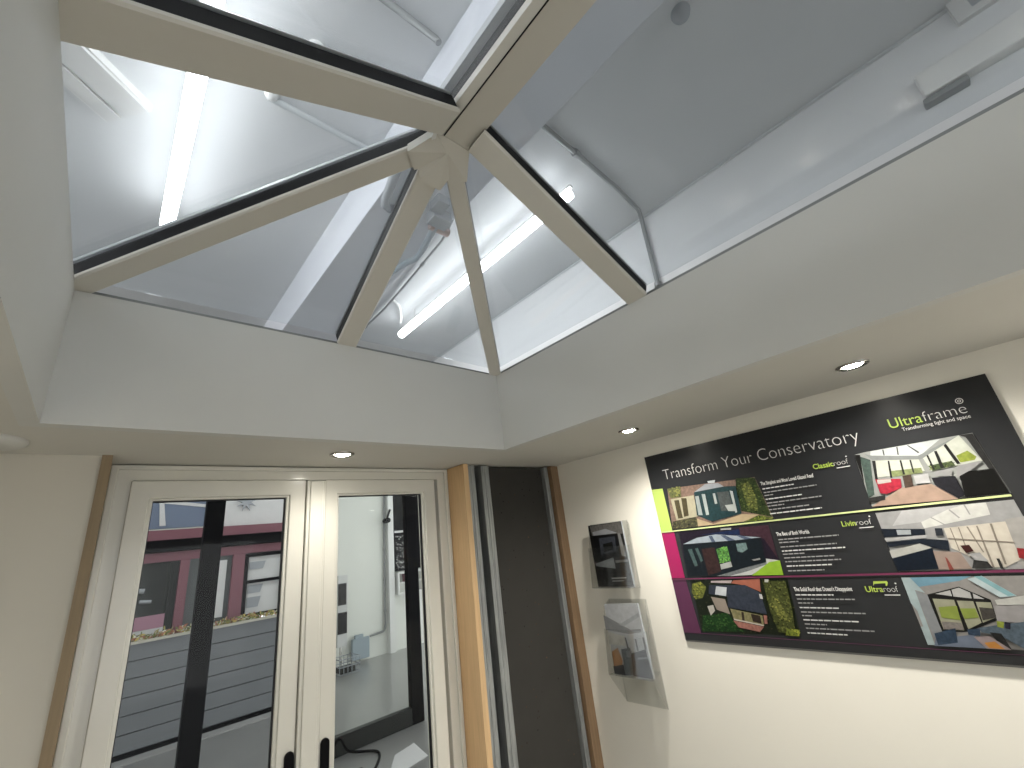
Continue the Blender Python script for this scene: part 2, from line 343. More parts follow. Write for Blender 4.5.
def leaf(x0, x1, g0, g1, hx, astr):
    lm = MB(); z0 = FZ+.022; z1 = .190; zt = .152; zb = FZ+.09
    def sash(a0, a1, b0, b1, ya, yb, mt):
        ring(lm, (a0, a1, z0, z1), (b0, b1, zb, zt+.004), ya, yb, mt)
    sash(x0, x1, g0-.006, g1+.006, YD-.006, YD+.034, M['upvc'])
    lf = obj('door_leaf', lm, door, bevel=.004)
    bm_ = MB(); ring(bm_, (g0-.008, g1+.008, zb-.006, zt+.006), (g0, g1, zb, zt), YD-.001, YD+.010, M['upvc']); obj('glazing_bead', bm_, lf, bevel=.003)
    gm = MB(); quadframe(gm, g0-.0025, g1+.0025, zb-.0025, zt+.0025, .0040, YD+.006, YD+.016, M['rubber']); obj('gasket', gm, lf)
    obj('glass_pane', B(g0-.002, g1+.002, YD+.010, YD+.014, zb-.002, zt+.002, M['doorglass']), lf)
    # handle: rounded back plate and lever
    hm = MB(); hw = .0085; top = -.331; bot = -.50
    pts = [(hx+hw*math.cos(t), top-hw+hw*math.sin(t)) for t in [math.pi*k/10 for k in range(11)]] + [(hx-hw*math.cos(t), bot+hw-hw*math.sin(t)) for t in [math.pi*k/10 for k in range(11)]]
    hm.prism([P(x, YD-.006, z) for x, z in pts], (0, -.012, 0), M['black']); hp = obj('handle', hm, lf, bevel=.002)
    lv = MB(); s_ = -1 if astr < 0 else 1
    lv.tube([P(hx, YD-.014, -.40), P(hx, YD-.034, -.40), P(hx+s_*.006, YD-.038, -.40), P(hx+s_*.065, YD-.038, -.402)], .010, M['black']); obj('lever', lv, hp)
    return lf
l1 = leaf(.025, .337, .061, .298, .3262, -1)
l2 = leaf(.382, .689, .4166, .649, .3935, 1)
am = MB(); am.box(.3385, .381, YD-.012, YD+.03, FZ+.022, .188, M['upvc']); am.box(.345, .3745, YD-.016, YD-.012, FZ+.022, .186, M['upvc']); obj('astragal', am, door, bevel=.003)

# ------------------------------------------------------------------ cut-open wall bay right of the doors
tag(obj('timber_post', B(.738, .7555, 1.0, 1.09, FZ, ZC-.001, M['pine']), bevel=.002), 'pale pine post lining the right side of the doors', 'post')
def stud(x0, x1, label, y0=1.008):
    m = MB(); w = x1-x0
    m.box(x0, x1, y0, y0+.002, FZ, ZC-.004, M['galv']); m.box(x0, x0+.002, y0+.002, 1.055, FZ, ZC-.004, M['galv']); m.box(x1-.002, x1, y0+.002, 1.055, FZ, ZC-.004, M['galv'])
    m.box(x0+w*.42, x0+w*.50, y0-.0015, y0, FZ, ZC-.004, M['galv'])
    return tag(obj('steel_stud', m), label, 'steel stud', 'galvanised steel studs in the cut-open wall')
stud(.758, .784, 'galvanised steel stud beside the pine post')
stud(.809, .838, 'galvanised steel stud along the left edge of the dark insulation board')
stud(1.082, 1.099, 'narrow galvanised steel stud right of the dark insulation board')
tag(obj('insulation_board', B(.838, 1.081, 1.022, 1.05, FZ, ZC-.006, M['foam'])), 'dark grey pitted insulation board in the cut-open wall', 'insulation board')
tag(obj('timber_strip', B(1.105, 1.1395, .996, 1.055, FZ, ZC-.002, M['pinedark']), bevel=.002), 'narrow brown timber strip between insulation board and cream wall', 'timber strip')

# ------------------------------------------------------------------ poster
XPF = 1.132
def W(s, t, d=0.0): return P(XPF-d, .653-s, t-.29)
post = thing('poster', 'large charcoal roof advertising board with six photographs on the cream wall', 'poster', P(1.139, .30, -.29))
PWd, PHt = .7045, .4665
m = MB(); m.prism([W(0, 0), W(PWd, 0), W(PWd, PHt), W(0, PHt)], (S*.0075, 0, 0), M['board']); obj('board', m, post)
m = MB(); m.prism([W(0, 0, .0), W(PWd, 0, .0), W(PWd, -.004, -.003), W(0, -.004, -.003)], (S*.0045, 0, 0), M['boardedge']); obj('lower_edge', m, post)
def ink(name, polys, lvl=1, parent=None, d0=.0002):
    m = MB()
    for i, (mt, pts) in enumerate(polys):
        q = [W(min(s, PWd-.0005), t, d0*lvl + .00012*i) for s, t in pts]
        a = sum(pts[k][0]*pts[(k+1) % len(pts)][1]-pts[(k+1) % len(pts)][0]*pts[k][1] for k in range(len(pts)))
        if a < 0: q = q[::-1]
        m.face(q, mt)
    return obj(name, m, parent or post)
ink('printed_block', [(M['lime'], [(0.0005, .2607), (.0338, .2607), (.0338, .372), (0.0005, .374)])])['label'] = 'lime green block'
ink('printed_block', [(M['magenta'], [(0.0005, .1435), (.0375, .1435), (.0375, .2575), (0.0005, .2575)])])['label'] = 'magenta block'
ink('printed_block', [(M['purple'], [(0.0005, .0175), (.046, .0175), (.0385, .1405), (0.0005, .1405)])])['label'] = 'purple block'
ink('printed_line', [(M['limepale'], [(.0005, .2578), (.663, .2568), (.663, .2605), (.0005, .2608)])], 14)['label'] = 'pale lime rule'
ink('printed_line', [(M['plum'], [(.0005, .1400), (.7035, .1388), (.7035, .1430), (.0005, .1428)])], 14)['label'] = 'plum rule'
ink('printed_line', [(M['purple'], [(.0005, .0165), (.7035, .0150), (.7035, .0160), (.0005, .0175)])], 3)['label'] = 'dark plum rule'
PICS = {
 'garden room exterior': [
  ((0.33, 0.22, 0.17), [(0.0479, 0.3693), (0.2755, 0.3598), (0.288, 0.2641), (0.0353, 0.2642)]),
  ((0.05, 0.08, 0.025), [(0.2328, 0.3647), (0.2751, 0.3585), (0.2864, 0.2668), (0.2241, 0.2877), (0.2256, 0.3403)]),
  ((0.16, 0.19, 0.05), [(0.2396, 0.3493), (0.2595, 0.3515), (0.2657, 0.3093), (0.2605, 0.2831), (0.2415, 0.2909)]),
  ((0.2, 0.22, 0.08), [(0.0479, 0.3693), (0.0862, 0.3692), (0.0821, 0.342), (0.0515, 0.3435)]),
  ((0.65, 0.6, 0.42), [(0.0507, 0.3405), (0.1168, 0.3414), (0.1147, 0.2883), (0.0529, 0.285)]),
  ((0.12, 0.1, 0.05), [(0.06, 0.336), (0.0736, 0.3356), (0.0725, 0.2888), (0.0591, 0.2888)]),
  ((0.12, 0.1, 0.05), [(0.0813, 0.3391), (0.0958, 0.337), (0.0901, 0.2927), (0.0766, 0.2913)]),
  ((0.1, 0.1, 0.06), [(0.0421, 0.2831), (0.1082, 0.2876), (0.1141, 0.2637), (0.0353, 0.2642)]),
  ((0.7, 0.55, 0.33), [(0.1101, 0.283), (0.1485, 0.2659), (0.2222, 0.2811), (0.2607, 0.2751), (0.2224, 0.2635), (0.108, 0.2643)]),
  ((0.5, 0.53, 0.58), [(0.1203, 0.3484), (0.1549, 0.3638), (0.1879, 0.3611), (0.1997, 0.3503), (0.1509, 0.3495)]),
  ((0.8, 0.85, 0.9), [(0.1629, 0.3699), (0.1827, 0.3693), (0.1793, 0.3626), (0.163, 0.3648)]),
  ((0.03, 0.08, 0.09), [(0.1203, 0.3484), (0.1997, 0.3503), (0.2276, 0.3471), (0.2226, 0.2824), (0.1472, 0.2717), (0.1124, 0.2915)]),
  ((0.5, 0.56, 0.55), [(0.1206, 0.3378), (0.1302, 0.3379), (0.1277, 0.2897), (0.117, 0.2909)]),
  ((0.55, 0.62, 0.6), [(0.139, 0.341), (0.1481, 0.3396), (0.1445, 0.2891), (0.1367, 0.2886)]),
  ((0.6, 0.65, 0.63), [(0.1677, 0.338), (0.1737, 0.3377), (0.1725, 0.3127), (0.1663, 0.3122)]),
  ((0.12, 0.14, 0.14), [(0.1786, 0.3393), (0.2076, 0.3376), (0.206, 0.2928), (0.1774, 0.2936)]),
  ((0.6, 0.65, 0.63), [(0.2108, 0.3385), (0.2173, 0.336), (0.214, 0.2862), (0.2095, 0.2854)]),
  ((0.6, 0.65, 0.62), [(0.1898, 0.3061), (0.2127, 0.3058), (0.2107, 0.2894), (0.1942, 0.2915)]),
  ((0.15, 0.2, 0.03), [(0.2221, 0.2622), (0.2603, 0.2738), (0.2884, 0.2653), (0.2874, 0.2621)]),
 ],
 'dark pavilion by a lawn': [
  ((0.03, 0.02, 0.04), [(0.0506, 0.2541), (0.2733, 0.2504), (0.2725, 0.1433), (0.0462, 0.1479)]),
  ((0.09, 0.04, 0.06), [(0.2074, 0.2518), (0.2733, 0.2504), (0.2713, 0.1786), (0.2546, 0.2225), (0.2051, 0.2346)]),
  ((0.02, 0.04, 0.12), [(0.1046, 0.2434), (0.2063, 0.2479), (0.2051, 0.2346), (0.1468, 0.2411)]),
  ((0.5, 0.58, 0.66), [(0.0542, 0.2244), (0.0965, 0.237), (0.1468, 0.2411), (0.2504, 0.2254), (0.1908, 0.2237)]),
  ((0.12, 0.16, 0.25), [(0.128, 0.2385), (0.137, 0.2383), (0.1418, 0.2235), (0.1326, 0.2228)]),
  ((0.12, 0.16, 0.25), [(0.1578, 0.2382), (0.1692, 0.2372), (0.1908, 0.2237), (0.1737, 0.2232)]),
  ((0.12, 0.16, 0.25), [(0.1941, 0.235), (0.205, 0.2341), (0.2292, 0.2246), (0.2129, 0.2238)]),
  ((0.015, 0.025, 0.035), [(0.0538, 0.223), (0.25, 0.2242), (0.2431, 0.1676), (0.1454, 0.1454), (0.0462, 0.1479)]),
  ((0.07, 0.035, 0.035), [(0.1014, 0.2097), (0.1354, 0.2116), (0.137, 0.1562), (0.1022, 0.1478)]),
  ((0.1, 0.17, 0.17), [(0.0651, 0.2107), (0.0766, 0.2113), (0.0814, 0.1718), (0.0728, 0.1693)]),
  ((0.1, 0.17, 0.17), [(0.0848, 0.2122), (0.093, 0.2131), (0.0982, 0.1821), (0.0914, 0.1796)]),
  ((0.12, 0.35, 0.08), [(0.1386, 0.2072), (0.1676, 0.2121), (0.1664, 0.1788), (0.1395, 0.1747)]),
  ((0.6, 0.62, 0.6), [(0.1387, 0.1721), (0.1661, 0.1775), (0.1668, 0.1656), (0.1382, 0.1601)]),
  ((0.2, 0.3, 0.3), [(0.1899, 0.2158), (0.2134, 0.2167), (0.2132, 0.2023), (0.199, 0.1954), (0.189, 0.1986)]),
  ((0.25, 0.27, 0.28), [(0.1225, 0.146), (0.1945, 0.162), (0.2471, 0.1724), (0.2456, 0.1675), (0.1621, 0.1449)]),
  ((0.75, 0.77, 0.75), [(0.1538, 0.1452), (0.1975, 0.1542), (0.2456, 0.1675), (0.2468, 0.1799), (0.2726, 0.1749), (0.2448, 0.165), (0.2058, 0.1463)]),
  ((0.42, 0.72, 0.02), [(0.2054, 0.1451), (0.252, 0.1721), (0.275, 0.1747), (0.2729, 0.1445)]),
  ((0.5, 0.5, 0.5), [(0.1637, 0.2534), (0.1895, 0.2528), (0.1882, 0.2483), (0.1627, 0.2499)]),
  ((0.5, 0.5, 0.5), [(0.2155, 0.179), (0.2346, 0.1818), (0.2348, 0.178), (0.22, 0.1762)]),
 ],
 'slate roofed extension': [
  ((0.02, 0.03, 0.015), [(0.0515, 0.1377), (0.2782, 0.138), (0.2693, 0.0244), (0.0497, 0.0204)]),
  ((0.22, 0.25, 0.04), [(0.054, 0.1294), (0.0773, 0.1344), (0.0887, 0.1208), (0.0728, 0.0969), (0.0536, 0.0941), (0.0471, 0.1103)]),
  ((0.02, 0.09, 0.02), [(0.0616, 0.0572), (0.1248, 0.0641), (0.143, 0.0327), (0.157, 0.0261), (0.0516, 0.0218)]),
  ((0.6, 0.2, 0.12), [(0.1596, 0.1355), (0.2203, 0.1381), (0.2144, 0.1099), (0.186, 0.1237), (0.1521, 0.1292)]),
  ((0.7, 0.6, 0.6), [(0.1048, 0.1353), (0.1568, 0.1356), (0.1521, 0.1292), (0.1037, 0.1313)]),
  ((0.5, 0.42, 0.35), [(0.0946, 0.0996), (0.128, 0.0946), (0.131, 0.0618), (0.1011, 0.0712)]),
  ((0.75, 0.72, 0.65), [(0.0797, 0.0785), (0.0953, 0.0814), (0.096, 0.0685), (0.0827, 0.0578)]),
  ((0.06, 0.075, 0.11), [(0.0977, 0.1261), (0.1837, 0.125), (0.2127, 0.1086), (0.2144, 0.0642), (0.1299, 0.0769), (0.1351, 0.0998), (0.0906, 0.1062)]),
  ((0.85, 0.9, 0.95), [(0.1146, 0.1232), (0.1397, 0.1203), (0.1327, 0.1011), (0.1065, 0.1049)]),
  ((0.8, 0.8, 0.8), [(0.2095, 0.1062), (0.2155, 0.105), (0.2151, 0.0953), (0.2091, 0.0965)]),
  ((0.35, 0.32, 0.15), [(0.1347, 0.0744), (0.2036, 0.0615), (0.2016, 0.0425), (0.1368, 0.0533)]),
  ((0.06, 0.04, 0.03), [(0.1586, 0.0675), (0.164, 0.0677), (0.1609, 0.048), (0.1558, 0.049)]),
  ((0.06, 0.04, 0.03), [(0.1789, 0.0644), (0.1985, 0.0614), (0.1972, 0.0447), (0.1794, 0.0487)]),
  ((0.8, 0.75, 0.65), [(0.1368, 0.0533), (0.2016, 0.0425), (0.2001, 0.0401), (0.1373, 0.0501)]),
  ((0.5, 0.22, 0.17), [(0.1343, 0.0495), (0.2005, 0.039), (0.1884, 0.0278), (0.1437, 0.0351)]),
  ((0.5, 0.22, 0.17), [(0.2065, 0.0628), (0.2137, 0.0618), (0.2099, 0.0452), (0.2036, 0.045)]),
  ((0.1, 0.12, 0.03), [(0.2256, 0.1343), (0.2736, 0.1309), (0.2688, 0.0703), (0.26, 0.0271), (0.2282, 0.0299), (0.2233, 0.0692), (0.2246, 0.0978)]),
  ((0.2, 0.22, 0.05), [(0.236, 0.1026), (0.2477, 0.0932), (0.2585, 0.0518), (0.2375, 0.0602), (0.2294, 0.0811)]),
  ((0.25, 0.3, 0.03), [(0.2471, 0.0377), (0.272, 0.0367), (0.2681, 0.0243), (0.2405, 0.0238)]),
  ((0.8, 0.8, 0.7), [(0.2313, 0.1366), (0.2399, 0.1359), (0.237, 0.1304), (0.2295, 0.1305)]),
 ],
 'lounge with red armchair': [
  ((0.45, 0.47, 0.45), [(0.4768, 0.3689), (0.4947, 0.3703), (0.6543, 0.3699), (0.6643, 0.2618), (0.4726, 0.2649)]),
  ((0.75, 0.8, 0.8), [(0.5045, 0.3698), (0.6105, 0.3692), (0.5717, 0.3447), (0.5012, 0.36)]),
  ((0.1, 0.1, 0.1), [(0.5236, 0.3689), (0.5255, 0.3688), (0.5239, 0.3575), (0.5219, 0.3579)]),
  ((0.1, 0.1, 0.1), [(0.5457, 0.3689), (0.5479, 0.3691), (0.5449, 0.3539), (0.5428, 0.354)]),
  ((0.1, 0.1, 0.1), [(0.562, 0.3685), (0.5639, 0.3687), (0.5754, 0.352), (0.5726, 0.351)]),
  ((0.35, 0.37, 0.37), [(0.4936, 0.367), (0.5044, 0.3611), (0.571, 0.3464), (0.6363, 0.3698), (0.6497, 0.3695), (0.5736, 0.3393), (0.5687, 0.3397), (0.5017, 0.353)]),
  ((0.1, 0.15, 0.13), [(0.4852, 0.3635), (0.4991, 0.3535), (0.4839, 0.2865), (0.4725, 0.2815)]),
  ((0.02, 0.02, 0.02), [(0.4768, 0.3689), (0.4863, 0.3668), (0.4748, 0.3099), (0.4761, 0.3355)]),
  ((0.75, 0.78, 0.68), [(0.5051, 0.3505), (0.5699, 0.3395), (0.571, 0.3172), (0.4984, 0.3176)]),
  ((0.3, 0.35, 0.15), [(0.523, 0.3265), (0.5684, 0.3242), (0.5676, 0.3147), (0.5218, 0.3151)]),
  ((0.04, 0.04, 0.04), [(0.5012, 0.3513), (0.5064, 0.3502), (0.4986, 0.3142), (0.4947, 0.3149)]),
  ((0.04, 0.04, 0.04), [(0.5248, 0.3464), (0.5273, 0.3458), (0.5213, 0.3135), (0.5183, 0.314)]),
  ((0.04, 0.04, 0.04), [(0.5425, 0.3436), (0.5449, 0.3431), (0.5418, 0.3163), (0.5387, 0.3169)]),
  ((0.04, 0.04, 0.04), [(0.5566, 0.3413), (0.559, 0.3408), (0.556, 0.3169), (0.5536, 0.3173)]),
  ((0.75, 0.78, 0.68), [(0.5764, 0.3404), (0.6363, 0.3698), (0.6498, 0.32), (0.6138, 0.3183), (0.5801, 0.3155)]),
  ((0.35, 0.42, 0.05), [(0.621, 0.3355), (0.6376, 0.3411), (0.6453, 0.3286), (0.6412, 0.3234), (0.6222, 0.3227)]),
  ((0.1, 0.14, 0.06), [(0.5786, 0.3254), (0.6126, 0.3279), (0.614, 0.3188), (0.5814, 0.3159)]),
  ((0.03, 0.03, 0.03), [(0.5825, 0.3439), (0.5853, 0.3449), (0.5856, 0.3176), (0.5831, 0.3174)]),
  ((0.03, 0.03, 0.03), [(0.5952, 0.3492), (0.5991, 0.3499), (0.5988, 0.3181), (0.5939, 0.3175)]),
  ((0.03, 0.03, 0.03), [(0.611, 0.3568), (0.6152, 0.359), (0.6217, 0.3213), (0.617, 0.3207)]),
  ((0.05, 0.05, 0.05), [(0.6363, 0.3698), (0.6538, 0.3685), (0.6624, 0.2649), (0.6576, 0.2714), (0.6488, 0.3294), (0.6436, 0.3648)]),
  ((0.6, 0.42, 0.32), [(0.4726, 0.2649), (0.5274, 0.2928), (0.5724, 0.2932), (0.5986, 0.2615)]),
  ((0.55, 0.02, 0.06), [(0.4947, 0.3149), (0.5331, 0.3097), (0.5286, 0.2926), (0.5038, 0.2851), (0.4941, 0.2882)]),
  ((0.7, 0.65, 0.6), [(0.4971, 0.3138), (0.518, 0.3114), (0.5174, 0.3059), (0.4957, 0.3053)]),
  ((0.05, 0.05, 0.05), [(0.4725, 0.2815), (0.5007, 0.2839), (0.4976, 0.2745), (0.4726, 0.2732)]),
  ((0.65, 0.65, 0.65), [(0.5527, 0.311), (0.574, 0.3119), (0.5718, 0.2949), (0.5516, 0.2968)]),
  ((0.12, 0.08, 0.06), [(0.5371, 0.3139), (0.5502, 0.3147), (0.5465, 0.2928), (0.5335, 0.2918)]),
  ((0.03, 0.03, 0.04), [(0.576, 0.3036), (0.6078, 0.3009), (0.6096, 0.2673), (0.5991, 0.2629), (0.5764, 0.2909)]),
  ((0.45, 0.45, 0.45), [(0.5846, 0.3146), (0.6075, 0.3133), (0.6035, 0.3017), (0.5838, 0.3053)]),
  ((0.45, 0.45, 0.45), [(0.616, 0.3178), (0.6458, 0.3209), (0.6493, 0.3186), (0.6163, 0.2993), (0.6089, 0.2976)]),
  ((0.01, 0.01, 0.01), [(0.6131, 0.2999), (0.6276, 0.3063), (0.6572, 0.305), (0.6624, 0.2621), (0.6081, 0.2631)]),
 ],
 'kitchen diner with island': [
  ((0.5, 0.5, 0.5), [(0.4736, 0.2524), (0.6631, 0.2513), (0.6646, 0.2193), (0.6373, 0.1433), (0.4741, 0.1452)]),
  ((0.65, 0.65, 0.65), [(0.5145, 0.2516), (0.6165, 0.2515), (0.5354, 0.2284), (0.4921, 0.2261)]),
  ((0.85, 0.85, 0.8), [(0.5354, 0.2284), (0.5792, 0.246), (0.6009, 0.2511), (0.6296, 0.251), (0.628, 0.2309), (0.5359, 0.2171)]),
  ((0.5, 0.5, 0.5), [(0.5504, 0.2349), (0.5527, 0.2351), (0.5665, 0.2211), (0.5644, 0.2208)]),
  ((0.5, 0.5, 0.5), [(0.5789, 0.2453), (0.5811, 0.2458), (0.5897, 0.2303), (0.5874, 0.2293)]),
  ((0.5, 0.5, 0.5), [(0.6009, 0.2511), (0.603, 0.2516), (0.6045, 0.2337), (0.6027, 0.234)]),
  ((0.55, 0.53, 0.5), [(0.6429, 0.2217), (0.6663, 0.2239), (0.6375, 0.1437), (0.6306, 0.1579)]),
  ((0.85, 0.78, 0.66), [(0.5623, 0.215), (0.6416, 0.2182), (0.6374, 0.1576), (0.6162, 0.1468), (0.6021, 0.1474), (0.5609, 0.1816)]),
  ((0.35, 0.3, 0.25), [(0.5702, 0.2142), (0.5717, 0.2146), (0.5708, 0.1759), (0.5692, 0.176)]),
  ((0.35, 0.3, 0.25), [(0.5812, 0.2144), (0.5827, 0.2148), (0.5804, 0.1703), (0.5785, 0.1704)]),
  ((0.35, 0.3, 0.25), [(0.5921, 0.2146), (0.5941, 0.2149), (0.5997, 0.1716), (0.5979, 0.1717)]),
  ((0.35, 0.3, 0.25), [(0.6045, 0.2146), (0.6065, 0.2149), (0.6039, 0.1473), (0.6012, 0.1474)]),
  ((0.35, 0.3, 0.25), [(0.622, 0.2166), (0.6245, 0.2168), (0.6196, 0.1514), (0.617, 0.1515)]),
  ((0.35, 0.3, 0.25), [(0.5626, 0.1981), (0.6405, 0.1856), (0.6399, 0.1838), (0.5619, 0.1961)]),
  ((0.02, 0.03, 0.05), [(0.4733, 0.2224), (0.5366, 0.2162), (0.5341, 0.2058), (0.4729, 0.207)]),
  ((0.5, 0.55, 0.58), [(0.4955, 0.2188), (0.5162, 0.2168), (0.5144, 0.2083), (0.4945, 0.2093)]),
  ((0.6, 0.6, 0.6), [(0.4724, 0.2056), (0.5362, 0.2056), (0.5324, 0.2006), (0.4736, 0.1986)]),
  ((0.02, 0.03, 0.05), [(0.4732, 0.1972), (0.5299, 0.1995), (0.5613, 0.1943), (0.5572, 0.1767), (0.5369, 0.1832), (0.5209, 0.1922), (0.475, 0.1888)]),
  ((0.05, 0.06, 0.08), [(0.5504, 0.2162), (0.5604, 0.2152), (0.558, 0.2024), (0.548, 0.2032)]),
  ((0.65, 0.65, 0.6), [(0.4728, 0.1821), (0.5208, 0.1917), (0.5359, 0.1833), (0.4728, 0.1685)]),
  ((0.01, 0.02, 0.04), [(0.4728, 0.1685), (0.5359, 0.1833), (0.5329, 0.1475), (0.4743, 0.1457)]),
  ((0.5, 0.38, 0.32), [(0.5352, 0.1781), (0.5699, 0.1734), (0.5757, 0.146), (0.5325, 0.1463)]),
  ((0.35, 0.08, 0.06), [(0.5478, 0.1671), (0.5499, 0.1645), (0.5524, 0.1456), (0.5461, 0.1446)]),
  ((0.08, 0.02, 0.02), [(0.5738, 0.1845), (0.5855, 0.1849), (0.5877, 0.1748), (0.5771, 0.1717)]),
  ((0.55, 0.55, 0.55), [(0.5785, 0.1704), (0.5942, 0.1719), (0.6001, 0.157), (0.5845, 0.1602)]),
  ((0.05, 0.05, 0.05), [(0.5826, 0.1603), (0.5983, 0.1571), (0.6017, 0.1462), (0.5761, 0.1472)]),
  ((0.05, 0.05, 0.05), [(0.6107, 0.1613), (0.6142, 0.1611), (0.6136, 0.1446), (0.6101, 0.1447)]),
  ((0.4, 0.02, 0.03), [(0.6397, 0.1762), (0.6485, 0.1744), (0.6428, 0.1585), (0.6369, 0.1611)]),
 ],
 'vaulted living room with sofa': [
  ((0.45, 0.43, 0.41), [(0.4743, 0.1343), (0.6337, 0.1335), (0.5939, 0.0228), (0.579, 0.022), (0.4746, 0.0222)]),
  ((0.25, 0.5, 0.65), [(0.4867, 0.134), (0.5701, 0.1341), (0.5527, 0.1271), (0.4904, 0.1171)]),
  ((0.4, 0.42, 0.44), [(0.4867, 0.1116), (0.5025, 0.1039), (0.5017, 0.0445), (0.4873, 0.0334)]),
  ((0.55, 0.68, 0.7), [(0.4743, 0.1343), (0.4867, 0.134), (0.5, 0.1072), (0.4871, 0.1127), (0.4846, 0.0229), (0.4746, 0.0222), (0.4746, 0.0516), (0.4783, 0.0518), (0.4788, 0.0775), (0.4739, 0.0906)]),
  ((0.02, 0.02, 0.02), [(0.502, 0.105), (0.5485, 0.1177), (0.5812, 0.097), (0.5781, 0.0661), (0.5554, 0.0553), (0.5345, 0.0463), (0.5017, 0.0445)]),
  ((0.7, 0.7, 0.68), [(0.5132, 0.1061), (0.5354, 0.112), (0.5346, 0.1023)]),
  ((0.7, 0.7, 0.68), [(0.5375, 0.1129), (0.548, 0.1162), (0.5597, 0.1082), (0.5586, 0.0989), (0.5362, 0.1019)]),
  ((0.7, 0.7, 0.68), [(0.5627, 0.1071), (0.5738, 0.0983), (0.5611, 0.0989)]),
  ((0.5, 0.5, 0.35), [(0.507, 0.0985), (0.5352, 0.0966), (0.5318, 0.0482), (0.5049, 0.0488)]),
  ((0.5, 0.5, 0.35), [(0.5383, 0.0956), (0.5588, 0.0947), (0.5576, 0.0614), (0.5376, 0.0505)]),
  ((0.5, 0.5, 0.35), [(0.5617, 0.0938), (0.5798, 0.093), (0.5779, 0.07), (0.5592, 0.0614)]),
  ((0.4, 0.5, 0.08), [(0.5103, 0.0846), (0.5354, 0.0872), (0.5325, 0.0644), (0.5088, 0.0677)]),
  ((0.4, 0.5, 0.08), [(0.5382, 0.0831), (0.5573, 0.0835), (0.5572, 0.0693), (0.5383, 0.0667)]),
  ((0.3, 0.27, 0.25), [(0.5066, 0.0614), (0.5319, 0.0603), (0.5318, 0.0492), (0.5054, 0.0493)]),
  ((0.1, 0.09, 0.08), [(0.5629, 0.0856), (0.579, 0.0839), (0.5779, 0.07), (0.5606, 0.0655)]),
  ((0.7, 0.85, 0.88), [(0.5638, 0.1301), (0.5834, 0.1348), (0.614, 0.1031), (0.5936, 0.1011)]),
  ((0.35, 0.65, 0.7), [(0.5734, 0.1341), (0.5833, 0.1344), (0.6128, 0.1041), (0.6034, 0.1031)]),
  ((0.75, 0.75, 0.7), [(0.5859, 0.097), (0.6231, 0.1041), (0.6183, 0.0905), (0.5862, 0.089)]),
  ((0.48, 0.46, 0.46), [(0.5812, 0.088), (0.6179, 0.0896), (0.6085, 0.0634), (0.5774, 0.0641)]),
  ((0.25, 0.3, 0.4), [(0.4891, 0.0335), (0.5414, 0.0427), (0.5503, 0.0227), (0.4833, 0.0218)]),
  ((0.05, 0.09, 0.15), [(0.4902, 0.0419), (0.5213, 0.0517), (0.5169, 0.0292), (0.4891, 0.0232)]),
  ((0.05, 0.09, 0.15), [(0.5359, 0.0504), (0.5531, 0.0532), (0.5489, 0.0411), (0.5347, 0.0423)]),
  ((0.13, 0.18, 0.23), [(0.5518, 0.0541), (0.6092, 0.0654), (0.5948, 0.0251), (0.5743, 0.0426), (0.5526, 0.0472)]),
  ((0.03, 0.03, 0.03), [(0.5623, 0.0478), (0.5757, 0.0465), (0.5797, 0.0239), (0.5941, 0.0232), (0.5713, 0.0214)]),
  ((0.35, 0.42, 0.05), [(0.5769, 0.0651), (0.5851, 0.0644), (0.5816, 0.0546), (0.5746, 0.0562)]),
  ((0.03, 0.03, 0.06), [(0.5859, 0.0645), (0.5921, 0.0628), (0.5886, 0.053), (0.5832, 0.0546)]),
  ((0.5, 0.4, 0.4), [(0.5403, 0.0396), (0.5601, 0.0418), (0.5794, 0.023), (0.5503, 0.0227)]),
  ((0.8, 0.35, 0.05), [(0.5502, 0.0314), (0.5637, 0.0342), (0.572, 0.0233), (0.5538, 0.0239)]),
 ],
}

for k, v in PICS.items():
    pl = []
    for c, pts in v:
        pl.append((flat(c), pts))
        green = c[1] >= c[0]*.9 and c[1] > c[2]*1.5 and sum(c) < .75        # foliage: fleck it with leaves
        if green:
            xs = [p[0] for p in pts]; ys = [p[1] for p in pts]; rk = random.Random(len(pl)); fl = []
            tones = [(c[0]*2.4+.03, c[1]*2.1+.03, c[2]*1.5+.01), (c[0]*.3, c[1]*.35, c[2]*.3), (c[0]*1.5+.05, c[1]*1.5+.04, c[2]+.02)]
            tm = [flat(tuple(min(1, round(q, 2)) for q in t_)) for t_ in tones]
            for _ in range(int(min(220, 60000*(max(xs)-min(xs))*(max(ys)-min(ys))))):
                x, y = rk.uniform(min(xs), max(xs)), rk.uniform(min(ys), max(ys)); ins = False
                for a in range(len(pts)):
                    (xa, ya), (xb, yb) = pts[a], pts[a-1]
                    if (ya > y) != (yb > y) and x < (xb-xa)*(y-ya)/(yb-ya)+xa: ins = not ins
                if ins:
                    w_, h_ = rk.uniform(.0012, .004), rk.uniform(.001, .003); t0 = rk.uniform(0, 3)
                    fl.append((rk.choice(tm), [(x+w_*math.cos(t0), y+h_*math.sin(t0)), (x+w_*math.cos(t0+2), y+h_*math.sin(t0+2)), (x+w_*math.cos(t0+4), y+h_*math.sin(t0+4))]))
            pl.append(('flecks', fl))
    m = MB(); lv = 0
    for mt, pts in pl:
        group = pts if mt == 'flecks' else [(mt, pts)]
        for g, (mm, pp) in enumerate(group):
            a = sum(pp[q][0]*pp[(q+1) % len(pp)][1]-pp[(q+1) % len(pp)][0]*pp[q][1] for q in range(len(pp)))
            if a < 0: pp = pp[::-1]
            m.face([W(min(x, PWd-.0005), y, .0004+.00012*lv+(.00000005*g)) for x, y in pp], mm)
        lv += .5 if mt == 'flecks' else 1
    n = obj('printed_photograph', m, post); n['label'] = 'photograph of a ' + k

